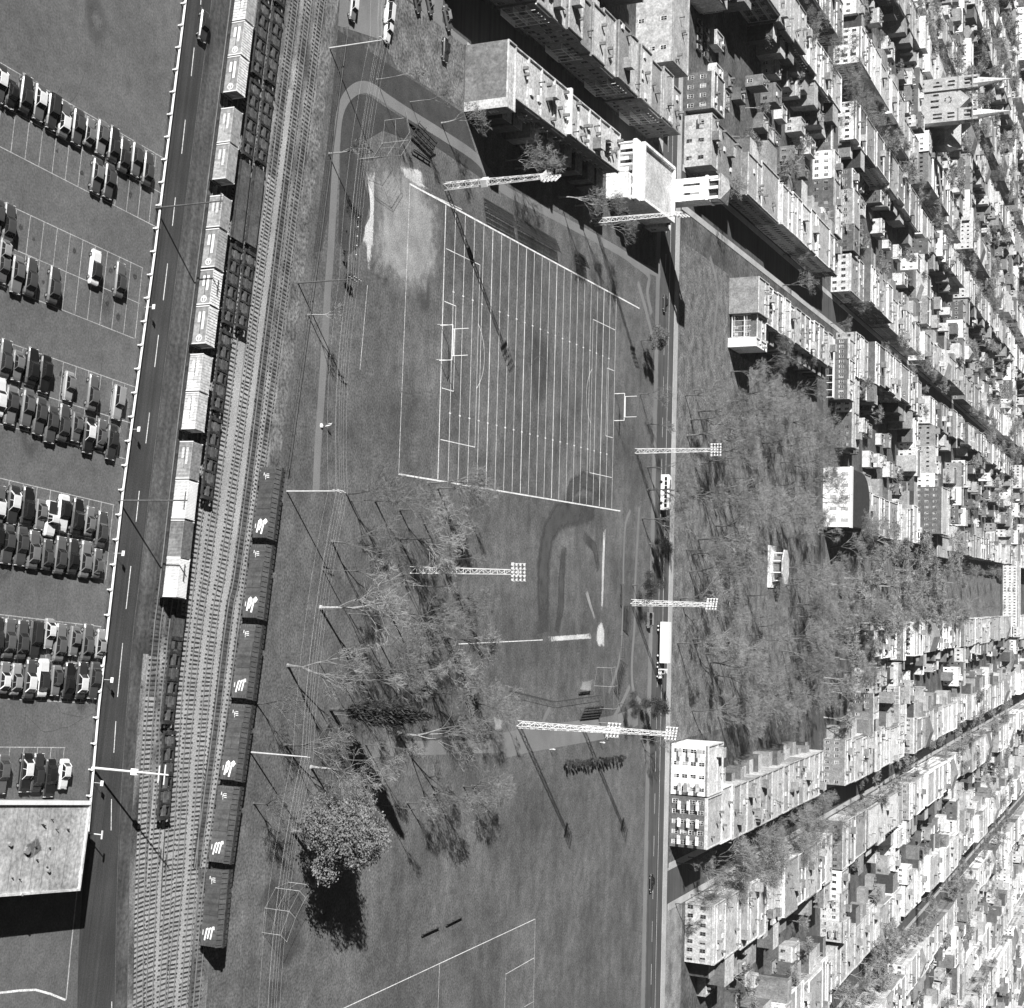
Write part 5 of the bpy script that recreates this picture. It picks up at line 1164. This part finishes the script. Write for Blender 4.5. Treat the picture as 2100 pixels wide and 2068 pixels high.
# white-fronted parish hall with curved dark roof
dc = thing('parish_hall', BA(-43,634), -AZ, 'white-fronted hall with dark round-ended roof at the edge of the square', 'hall')
b = MB(); b.box(-13,13,0,3.5,0,11.6); b.build('front_block', M['wall0'], dc); b = MB(); b.box(-13.3,13.3,-.3,3.8,11.6,12.3,0,True); b.build('cornice', M['white'], dc)
apse = [(-12.4,3.6),(12.4,3.6),(12.4,26)] + [(12.4*math.cos(R(t)), 26+18*math.sin(R(t))) for t in range(10,180,10)] + [(-12.4,26)]
b = MB(); b.prism(apse, 0, 11.4, 0, False); b.build('hall_wall', M['wall3'], dc); b = MB(); b.prism(apse, 11.4, 11.6); b.build('roof', M['steel'], dc)
for i in range(5):
    for k in range(2): b = MB(); b.box(-10+i*5-.8,-10+i*5+.8,-.08,.02,3+k*5,6+k*5); b.build('window', M['wall2'], dc)
section(-57,-30,680,696,8.6,'grey flat-roofed block behind the round-ended hall',win='r',wall='wall3',roof='roof2',group='blocks by the avenue',name='apartment_block')
section(-63,-36.5,845.5,872,19.2,'tall dark brick school with ranks of white windows on one half',win='n',each=True,wall='wall5',roof='roof1',group='blocks by the avenue',name='school',cop='wall1',st=4,pitch=3.0)
section(-36.3,-24,862,905,15,'lower brick school wing beside the avenue trees',win='nr',wall='wall4',roof='roof2',group='blocks by the avenue',name='school_wing')
section(15.8,28.2,705.5,720,9.5,'dark brick house with small white windows beside the avenue',win='n',each=True,wall='wall5',roof='roof1',group='blocks by the avenue',cop='wall0')
for i in range(5): section(15.8+.3*i,29.5,720.2+i*7,727.1+i*7,9.5+rh.random(),'flat-roofed house, %s behind the dark brick avenue house' % ORD[i],win='n',wall='wall%d' % rh.choice((1,2,3)),roof='roof%d' % rh.choice((0,1)),group='short row by the avenue',cop='wall0')
section(-34,22,1322,1336,13,'long pale block closing the end of the broad avenue',win='n',wall='wall1',roof='roof1',group='blocks by the avenue',name='apartment_block')
section(-530,-482,1350,1372,58,'tall white office slab with a grid of windows at the far corner',win='nr',wall='wall0',roof='roof0',group='blocks by the avenue',name='office_tower',st=15,pitch=4.2)
# twin-spired church
ch = thing('church', BA(-283.9,846), -AZ, 'twin-spired pale stone church with rose window among flat roofs', 'church')
for s in (-1,1):
    tb = MB(); tb.box(s*9.2-3.6,s*9.2+3.6,-1,6.2,0,29); to = tb.build('tower', M['wall2'], ch)
    b = MB(); b.box(s*9.2-3.9,s*9.2+3.9,-1.3,6.5,25.6,26.2,0,True); b.box(s*9.2-3.9,s*9.2+3.9,-1.3,6.5,33.4,34,0,True); b.build('string_course', M['wall3'], to)
    b = MB(); b.box(s*9.2-2.2,s*9.2+2.2,.4,4.8,29,33.4)
    for sx in (-1,1):
        for y0 in (-.8,4.6): b.box(s*9.2+sx*3-.55,s*9.2+sx*3+.55,y0,y0+1.2,29,36.5)
    b.build('belfry', M['wall2'], to)
    b = MB(); n = 8; b.add([(s*9.2+3.3*math.cos(R(22.5+45*i)), 2.6+3.3*math.sin(R(22.5+45*i)), 34) for i in range(n)]+[(s*9.2,2.6,54)], [(i,(i+1)%n,n) for i in range(n)]); b.build('spire', M['wall1'], to)
    for k,(z0,z1) in enumerate(((2,7),(12,17),(20,24),(29.5,33))):
        for x in (-1.1,1.1): b = MB(); b.box(s*9.2+x-.5,s*9.2+x+.5,-1.07,-.98,z0,z1); b.build('lancet_window', M['pane'], to)
b = MB(); b.box(-5.6,5.6,0,6,0,26); b.add([(-5.6,0,26),(5.6,0,26),(0,0,32),(-5.6,6,26),(5.6,6,26),(0,6,32)], [(0,1,2),(3,5,4),(0,2,5,3),(1,4,5,2)]); b.build('gable_front', M['wall2'], ch)
for x in (-3.4,0,3.4):
    b = MB(); b.box(x-1.1,x+1.1,-.07,.02,0,5.5); b.build('portal', M['steel'], ch); b = MB(); b.box(x-.6,x+.6,-.07,.02,10.5,15); b.build('lancet_window', M['pane'], ch)
for i in range(9):
    a = R(40*i); r_ = 1.7 if i < 9 else 0; b = MB(); b.box(r_*math.cos(a)-.38,r_*math.cos(a)+.38,-.07,.02,20.2+r_*math.sin(a)-.38,20.2+r_*math.sin(a)+.38); b.build('rose_light', M['pane'], ch)
b = MB(); b.prism([(-9,6),(9,6),(9,52),(-9,52)],0,15,0,False); b.build('nave_wall', M['wall3'], ch)
b = MB(); b.add([(-9.6,6,15),(9.6,6,15),(0,6,26),(-9.6,52,15),(9.6,52,15),(0,52,26)], [(0,1,2),(3,5,4),(0,2,5,3),(1,4,5,2)]); b.build('nave_roof', M['roof3'], ch)
b = MB(); b.prism([(-18,26),(18,26),(18,40),(-18,40)],0,14.6,0,False); b.build('transept_wall', M['wall3'], ch)
b = MB(); b.add([(-18.6,25.6,14.6),(18.6,25.6,14.6),(18.6,33,23),(-18.6,33,23),(-18.6,40.4,14.6),(18.6,40.4,14.6)], [(0,1,2,3),(3,2,5,4),(1,5,2),(0,3,4)]); b.build('transept_roof', M['roof1'], ch)

# ---------------------------------------------------------------- vehicles on the boulevard
def box_vehicle(name, p, rz, label, cat): return thing(name, p, rz, label, cat, 'boulevard traffic')
RZB = -AZ
t = box_vehicle('city_bus', BA(-29.8,418.4,.02), RZB, 'white city bus driving along the boulevard past the square', 'bus'); L = 10.6
b = MB(); loft(b, [[(x,-y,.35),(x,-y,z-.25),(x,-y*.86,z),(x,y*.86,z),(x,y,z-.25),(x,y,.35)] for x,y,z in ((-L/2,1.18,2.75),(-L/2+.25,1.25,2.95),(L/2-.3,1.25,2.95),(L/2,1.16,2.7))]); b.build('body', M['white'], t)
for s in (-1,1):
    for i in range(7): b = MB(); b.box(-L/2+.7+i*1.33,-L/2+1.85+i*1.33,s*1.26-.015,s*1.26+.015,1.55,2.35,0,True); b.build('side_window', M['glass'], t)
b = MB(); b.box(L/2-.02,L/2+.03,-1.0,1.0,1.4,2.45,0,True); b.build('windscreen', M['glass'], t)
for (x0,x1,y0) in ((-3.8,-1.2,.15),(.2,2.8,.15),(-3.8,3.0,-.45)): b = MB(); b.box(x0,x1,y0,y0+.34,2.95,3.0); b.build('roof_stripe', M['steel'], t)
for x in (-3.1,3.3):
    for s in (-1,1): b = MB(); b.tube((x,s*1.0,.48),(x,s*1.27,.48),.48,n=14); b.build('wheel', M['black'], t)
t = box_vehicle('semi_trailer', BA(15.1,418.3,.02), RZB, 'long white box trailer hauled along the boulevard', 'trailer'); L = 12.2
b = MB(); b.box(-L/2,L/2,-1.22,1.22,1.15,3.75,0,True); b.build('box_body', M['white'], t)
b = MB(); b.box(-L/2,L/2,-.9,.9,.8,1.15,0,True); b.build('chassis', M['steel'], t)
for x in (-L/2+1.2,-L/2+2.4,L/2-2.2):
    for s in (-1,1): b = MB(); b.tube((x,s*.8,.5),(x,s*1.2,.5),.5,n=14); b.tube((x,s*1.2,.5),(x,s*1.22,.5),.28,n=10,mi=1); b.build('wheel', [M['black'],M['silver']], t)
t = box_vehicle('truck_tractor', BA(22.9,418.3,.02), RZB, 'white truck tractor pulling the long box trailer', 'truck')
b = MB(); b.box(-2.4,2.6,-.8,.8,.7,1.0,0,True); b.build('chassis', M['steel'], t)
b = MB(); loft(b, [[(x,-y,.75),(x,-y,z-.1),(x,-y*.9,z),(x,y*.9,z),(x,y,z-.1),(x,y,.75)] for x,y,z in ((.1,1.15,2.8),(.35,1.18,2.95),(1.4,1.15,2.9),(1.75,1.1,1.75),(2.8,1.0,1.65),(2.9,.95,1.3))]); cb = b.build('cab', M['white'], t)
b = MB(); b.box(.5,1.35,-1.2,-1.15,1.9,2.6,0,True); b.box(.5,1.35,1.15,1.2,1.9,2.6,0,True); b.build('side_window', M['glass'], cb)
for x in (-1.7,-.5,2.3):
    for s in (-1,1): b = MB(); b.tube((x,s*.75,.5),(x,s*1.15,.5),.5,n=14); b.tube((x,s*1.15,.5),(x,s*1.17,.5),.26,n=10,mi=1); b.build('wheel', [M['black'],M['silver']], t)
def bcar(b_, a_, kd, bo, ro, lab, fl=0): car((BA(b_,a_).x,BA(b_,a_).y,.02), RZB+fl, kd, bo, ro, lab, 'cars on the roads')
bcar(85.8,415.6,'sedan',0,0,'black sedan alone on the boulevard lane'); bcar(8.4,408.2,'van',4,5,'pale van parked in the tree shade on the near verge'); bcar(-87,417,'sedan',1,1,'dark sedan in the shaded part of the boulevard')
bcar(-60,423.5,'sedan',3,3,'grey sedan at the far kerb by the vacant lot') if False else None
for (b_,a_,kd,bo,ro,rz,lab) in ((-108.8,232.9,'wagon',4,6,-95,'pale wagon parked on the gravel strip beside the yard'),(-112.4,246.0,'van',6,6,-97,'white van in the short file of cars on the gravel strip'),(-109.4,246.2,'wagon',6,6,-97,'white wagon at the end of the car file on the gravel strip'),(-115.4,246.4,'sedan',1,1,-97,'dark sedan at the head of the car file on the gravel strip'),
  (-113.9,270.7,'sedan',0,0,-90,'black car standing in the scrubby vacant lot'),(-119.8,257.6,'sedan',2,4,-60,'grey-roofed sedan parked on the rough street by the scrub'),(-121,263.2,'compact',3,5,-60,'compact car parked on the rough street'),(-121.1,271.2,'sedan',3,5,-60,'light-roofed sedan on the rough street near the end wall')):
    p = BA(b_,a_); car((p.x,p.y,.02), R(rz)*0 + SH + R(rz+95), kd, bo, ro, lab, 'cars by the vacant lot')
for i in range(8):
    p = BA(-184+2.75*(i % 4)*1.0, 446+(i//4)*7.5); car((p.x,p.y,.02), math.pi/2-AZ, r3.choice(('sedan','wagon')), r3.choice((1,2,3,4)), r3.choice((3,4,5)), 'car in the small lot behind the boulevard corner', 'cars in the small lot')

# ---------------------------------------------------------------- the quarter: rows of flat-roofed houses on the street grid
rc = random.Random(99); LOTS = []
HOLES = [(-62,-24,634,700),(-152,-128,430,474),(-190,-164,440,458),(-304,-262,838,905),(-64,-22,838,910)]
def lot(b0,b1,a0,a1,h,side,back,near,blk,tone=None):
    bc, ac = (b0+b1)/2, (a0+a1)/2
    if any(x0 < bc < x1 and y0 < ac < y1 for x0,x1,y0,y1 in HOLES): return
    x, y, wz = proj(BA(bc,ac,h/2)); m_ = 54000/wz
    if -m_ < y < 2068+m_ and x < 2160: LOTS.append((wz,b0,b1,a0,a1,h,side,back,near,blk,tone))
WL = (0,0,1,1,2,2,3,4,5); WU = (0,0,1,1,2,3,4,5,5)
def block(bl, br, an, af, nm, left=True, right=True, mid=True):
    dep = rc.uniform(15,20)
    for side, on in (('l',left),('r',right)):
        if not on: continue
        a = an+rc.uniform(0,3); first = True; h = rc.choice((7.2,9.4,10.2)); left_ = 0
        while a < af-5:
            wd = min(rc.choice((8.4,9.6,12.5,15,18,24)), af-a)
            if left_ <= 0: h = rc.choice((7.2,9.0,9.6,10.2,10.6,12.4)); left_ = rc.randint(2,6); tn = (rc.choice(WL if bl > 0 else WU), rc.choice((0,0,1,1,2) if bl > 0 else (0,1,1,2,2,3)), rc.choice((0,0,1,1,2)))
            left_ -= 1; d_ = dep+rc.uniform(-1.5,1.5); sb = rc.uniform(0,.8); hh = h+rc.uniform(-.15,.15)
            if side == 'r': lot(br-7.6-sb-d_, br-7.6-sb, a, a+wd-.03, hh, 'r', 'l', first, nm, tn)
            else: lot(bl+7.6+sb, bl+7.6+sb+d_, a, a+wd-.03, hh, 'l', 'r', first, nm, tn)
            a += wd; first = False
            if rc.random() < .05: a += rc.uniform(2,5); first = True
    if not mid: return
    b_ = bl+7.6+dep+2
    while b_ < br-7.6-dep-8:
        wd = rc.choice((9,12,16))
        if rc.random() < .85: lot(b_, b_+wd-.05, an+.5, an+11+rc.random()*2, rc.choice((8.6,9.4,10.4)), 'n', 'f', True, nm)
        if rc.random() < .8: lot(b_, b_+wd-.05, af-12, af-.5, rc.choice((8.6,9.4,10.4)), 'f', 'n', True, nm)
        b_ += wd
    mid_ = (bl+br)/2; half = (br-bl)/2-7.6-dep-8; a = an+16
    while a < af-16:
        wd = rc.uniform(5,12)
        for s in (-1,1):
            if rc.random() < .42: q0 = rc.uniform(2.6,4); q1 = q0+rc.uniform(4,8); lot(mid_+min(s*q0,s*q1), mid_+max(s*q0,s*q1), a, a+wd*.86, rc.choice((3.0,3.4,3.8,5.8,6.4)), 'n', None, True, nm)
        if half > 16:
            for s in (-1,1):
                if rc.random() < .3: q0 = rc.uniform(14,17); lot(mid_+min(s*q0,s*(q0+6)), mid_+max(s*q0,s*(q0+6)), a, a+wd*.7, rc.choice((3.2,5.8,6.6,8.5)), 'n', None, True, nm)
        a += wd+rc.uniform(0,2.2)
N1, N2, N3, N4, N5 = 'before the first cross street','past the first cross street','past the second cross street','in the far blocks','in the farthest blocks'
for (bl,br) in ((-532,-431),(-431,-330),(-330,-229),(-229,-127)):
    block(bl,br,434,618,N1); block(bl,br,642,827,N2); block(bl,br,842,998,N3); block(bl,br,1014,1304,N4); block(bl,br,1320,1560,N5)
block(-127,-22,655,827,N2); block(-127,-22,875,998,N3); block(-127,-22,1014,1304,N4); block(-127,-22,1345,1560,N5)
block(5,90,640,704,N2,left=False,mid=False); block(5,90,705,783,N2); block(5,90,799,998,N3); block(5,90,1014,1304,N4); block(5,90,1345,1560,N5)
for (bl,br) in ((90,176),(185,270),(270,360),(360,450)):
    block(bl,br,448,618,N1); block(bl,br,640,783,N2); block(bl,br,799,998,N3); block(bl,br,1014,1304,N4); block(bl,br,1320,1560,N5)
for bl in (-640,450): block(bl,bl+100,1014,1304,N4); block(bl,bl+100,1320,1560,N5)
LOTS.sort(key=lambda t: t[0])
TN = {'wall0':'white','wall1':'pale','wall2':'light grey','wall3':'grey','wall4':'dark grey','wall5':'dark brick','wall6':'blackish'}
RN_ = ('white-roofed','pale-roofed','grey-roofed','dull-roofed','dark-roofed')
FAR = MB(); FM = ['wall0','wall1','wall2','wall3','wall4','wall5','wall6','roof0','roof1','roof2','roof3','roof4','pane','white']
for n_, (wz,b0,b1,a0,a1,h,side,back,near,blk,tone) in enumerate(LOTS):
    lower = b0 > 0; shed_ = h < 6.7 and back is None
    wi = rc.choice(WL if lower else WU); ri = rc.choice((0,0,1,1,2) if lower else (0,1,1,2,2,3,3,4)); ci = rc.choice((0,1,1,2,3))
    if tone and rc.random() < .8: wi, ri, ci = tone
    if shed_: wi = rc.choice((1,2,3,4,5))
    wall, roof, cop = 'wall%d' % wi, 'roof%d' % ri, 'wall%d' % ci
    vis = 'n' if near else ''; s_ = ('r' if b0 < 0 else 'l')
    for sd in (side, back):
        if sd and (sd == s_ or sd == 'n') and sd not in vis: vis += sd
    dep_, hh_, fr = rc.uniform(4,10), h-rc.choice((.6,2.8,3.2)), rc.uniform(.42,.62)
    if n_ < 300:
        sz = 'low' if h < 5 else 'two-storey' if h < 8 else 'three-storey' if h < 11.5 else 'tall'
        building(b0,b1,a0,a1,h,wall,roof,'%s %s %s %s' % (sz, '%s %s' % (RN_[ri], TN[wall]), 'lane shed' if shed_ else 'row house', by(BA((b0+b1)/2,(a0+a1)/2))),
            'houses '+by(BA((b0+b1)/2,(a0+a1)/2)), rg=rc, win=vis if h > 5 else '', each=n_ < 70, cop=cop if not shed_ else wall, shed=(back,dep_,max(3,hh_),fr*(a1-a0 if side in 'lr' else b1-b0)) if back and rc.random() < .85 else None,
            gallery=back if (back and rc.random() < .22) else None, name='lane_shed' if shed_ else 'row_house', cat='shed' if shed_ else 'house', light=rc.random() < .45)
    else:
        q = MB(); shell(q, b1-b0, a1-a0, h, FM.index(wall), FM.index(roof), .4, FM.index(cop))
        for sd in (vis if h > 5 else ''):
            sx, sy, rz = SIDES[sd]; wd, off = (b1-b0, (a1-a0)/2) if sx == 0 else (a1-a0, (b1-b0)/2); lt = rc.random() < .3
            for (u,z) in facade_spots(wd, h-.4, rc):
                mt = Matrix.Rotation(rz,4,'Z') @ Matrix.Translation((u,-off-.04,z)); ww, hh = .5, .8
                if lt: q.add([mt @ Vector(v) for v in ((-ww-.12,.01,-hh-.12),(ww+.12,.01,-hh-.12),(ww+.12,.01,hh+.12),(-ww-.12,.01,hh+.12))], [(0,1,2,3)], 13)
                q.add([mt @ Vector(v) for v in ((-ww,-.02,-hh),(ww,-.02,-hh),(ww,-.02,hh),(-ww,-.02,hh))], [(0,1,2,3)], 12)
        if rc.random() < .3: py = rc.uniform(-(a1-a0)/2+1,(a1-a0)/2-1); q.box(-(b1-b0)/2+.3,(b1-b0)/2-.3,py-.15,py+.15,h-.4,h-.05,FM.index(cop))
        if rc.random() < .3 and h > 7: px, py = rc.uniform(-(b1-b0)/2+2,(b1-b0)/2-2), rc.uniform(-(a1-a0)/2+2,(a1-a0)/2-2); q.box(px-1.4,px+1.4,py-1.3,py+1.3,h-.4,h+2,rc.choice((1,2,3,4)))
        if rc.random() < .05 and h > 7:
            x_, y_ = (b1-b0)/2, (a1-a0)/2; q.add([(-x_,-y_,h),(x_,-y_,h),(x_,y_,h),(-x_,y_,h),(0,-y_,h+2.6),(0,y_,h+2.6)], [(0,1,4),(2,3,5),(1,2,5,4),(3,0,4,5)], rc.choice((8,9,10,11)))
        for _ in range(rc.randint(0,3)):
            px, py = rc.uniform(-(b1-b0)/2+.8,(b1-b0)/2-.8), rc.uniform(-(a1-a0)/2+.8,(a1-a0)/2-.8); q.box(px-.35,px+.35,py-.35,py+.35,h-.4,h+rc.uniform(.5,1.4),rc.choice((1,3,4,6)))
        if back and rc.random() < .85:
            sx, sy, rz = SIDES[back]; off = (b1-b0)/2 if sx else (a1-a0)/2; wd2 = fr*(a1-a0 if sx else b1-b0)/2; sh_ = rc.uniform(-.2,.2)*(a1-a0 if sx else b1-b0)
            i0 = len(q.v); q.box(-wd2+sh_,wd2+sh_,-off-dep_,-off,0,max(3,hh_),rc.choice((1,2,3,4,5,6))); q.m[-5] = rc.choice((8,9,10,11)); rm_ = Matrix.Rotation(rz,4,'Z')
            for k in range(i0, len(q.v)): q.v[k] = tuple(rm_ @ Vector(q.v[k]))
        tm = Matrix.Translation(BA((b0+b1)/2,(a0+a1)/2)) @ Matrix.Rotation(-AZ,4,'Z'); o_ = len(FAR.v); FAR.v += [tuple(tm @ Vector(v)) for v in q.v]; FAR.f += [tuple(i+o_ for i in f) for f in q.f]; FAR.m += q.m
o = FAR.build('distant_houses', [M[k] for k in FM]); stuff(o); tag(o, 'mass of flat-roofed houses in the distant blocks', 'houses')
# street and yard trees of the quarter: the nearer ones singly, the far ones as one mass
rt = random.Random(17); FT = MB(); TPL = []
FARTREES = [grow_tree(81,8,.6,.3,10,3,tw=1.7), grow_tree(82,7.5,.65,.28,10,3,tw=1.7), grow_tree(83,8,.5,.33,10,3,tw=1.7)]
for me_t, me_c in FARTREES: TPL.append(([v.co.copy() for v in me_t.vertices]+[v.co.copy() for v in me_c.vertices], [tuple(f.vertices) for f in me_t.polygons]+[tuple(i+len(me_t.vertices) for i in f.vertices) for f in me_c.polygons]))
near_n = 0
def ctree(b_, a_, H, grp):
    global near_n
    x, y, wz = proj(BA(b_,a_,5))
    if not (-30 < y < 2100 and x < 2110): return
    if a_ < 700 and near_n < 110: bare(BA(b_,a_), H, None, grp); near_n += 1
    else:
        vs, fs = rt.choice(TPL); k = H/7.5; mt = Matrix.Translation(BA(b_,a_)) @ Matrix.Rotation(rt.random()*6.28,4,'Z') @ Matrix.Diagonal((k*1.15,k*1.15,k,1)); o_ = len(FT.v)
        FT.v += [tuple(mt @ v) for v in vs]; FT.f += [tuple(i+o_ for i in f) for f in fs]; FT.m += [0]*len(fs)
for s_ in STR_UP[1:]+STR_LO[:3]:
    a = 440
    while a < 1300:
        for q in (-1,1):
            if rt.random() < (.6 if s_ in (90,-229) else .35): ctree(s_+q*6.2, a+rt.uniform(-4,4), rt.uniform(8,13), 'street trees of the quarter')
        a += 13 if s_ in (90,) and a < 640 else 20
for (b0,b1,a0,a1,n_,H) in ((82,99,450,600,34,14),(-240,-218,540,780,14,14),(-350,-318,850,1000,20,15),(-470,-430,1050,1280,24,15),(-96,-82,500,600,8,11),(-36,-16,650,1000,34,15),(0,14,650,1000,34,15),(2,56,632,702,26,13),(-16,2,640,1000,36,14),(-220,-140,480,600,10,10),(160,180,720,800,10,12),(120,150,470,600,8,10),(170,190,640,760,12,12),(-320,-240,850,1000,16,13),(60,260,1000,1300,60,12),(-420,-60,1000,1400,110,13),(100,330,650,1000,45,11),(-330,-60,650,1000,45,11),(-480,-340,1000,1300,50,14)):
    for _ in range(n_): ctree(rt.uniform(b0,b1), rt.uniform(a0,a1), H*rt.uniform(.75,1.15), 'tree clumps of the quarter')
o = FT.build('distant_trees', gray('far_twigs', .26, .95, .3, .2, .2, 2, world=True)); stuff(o); tag(o, 'bare trees scattered through the distant blocks', 'trees')
for _ in range(10): p = BA(rt.uniform(-520,-470), rt.uniform(1180,1330)); tree(p, CON, 14, rt.uniform(14,20), 'dark conifer in the far corner near the white slab', 'far conifers', name='conifer')
for _ in range(5): p = BA(rt.uniform(-400,-350), rt.uniform(980,1100)); tree(p, CON, 14, rt.uniform(12,17), 'dark conifer behind the twin-spired church', 'church conifers', name='conifer')
# ---------------------------------------------------------------- light haze over the far blocks
hz = MB(); hz.box(-1500,1500,-120,2600,-1.2,150,0,True); ho = hz.build('haze', None if False else M['white']); stuff(ho)
hm = bpy.data.materials.new('haze_air'); hm.use_nodes = True; ht_ = hm.node_tree
for nn in list(ht_.nodes):
    if nn.type == 'BSDF_PRINCIPLED': ht_.nodes.remove(nn)
pv_ = ht_.nodes.new('ShaderNodeVolumePrincipled'); pv_.inputs['Color'].default_value = (.95,.95,.95,1); pv_.inputs['Density'].default_value = .00003; pv_.inputs['Anisotropy'].default_value = .2
ht_.links.new(pv_.outputs[0], ht_.nodes['Material Output'].inputs['Volume']); ho.data.materials.clear(); ho.data.materials.append(hm)
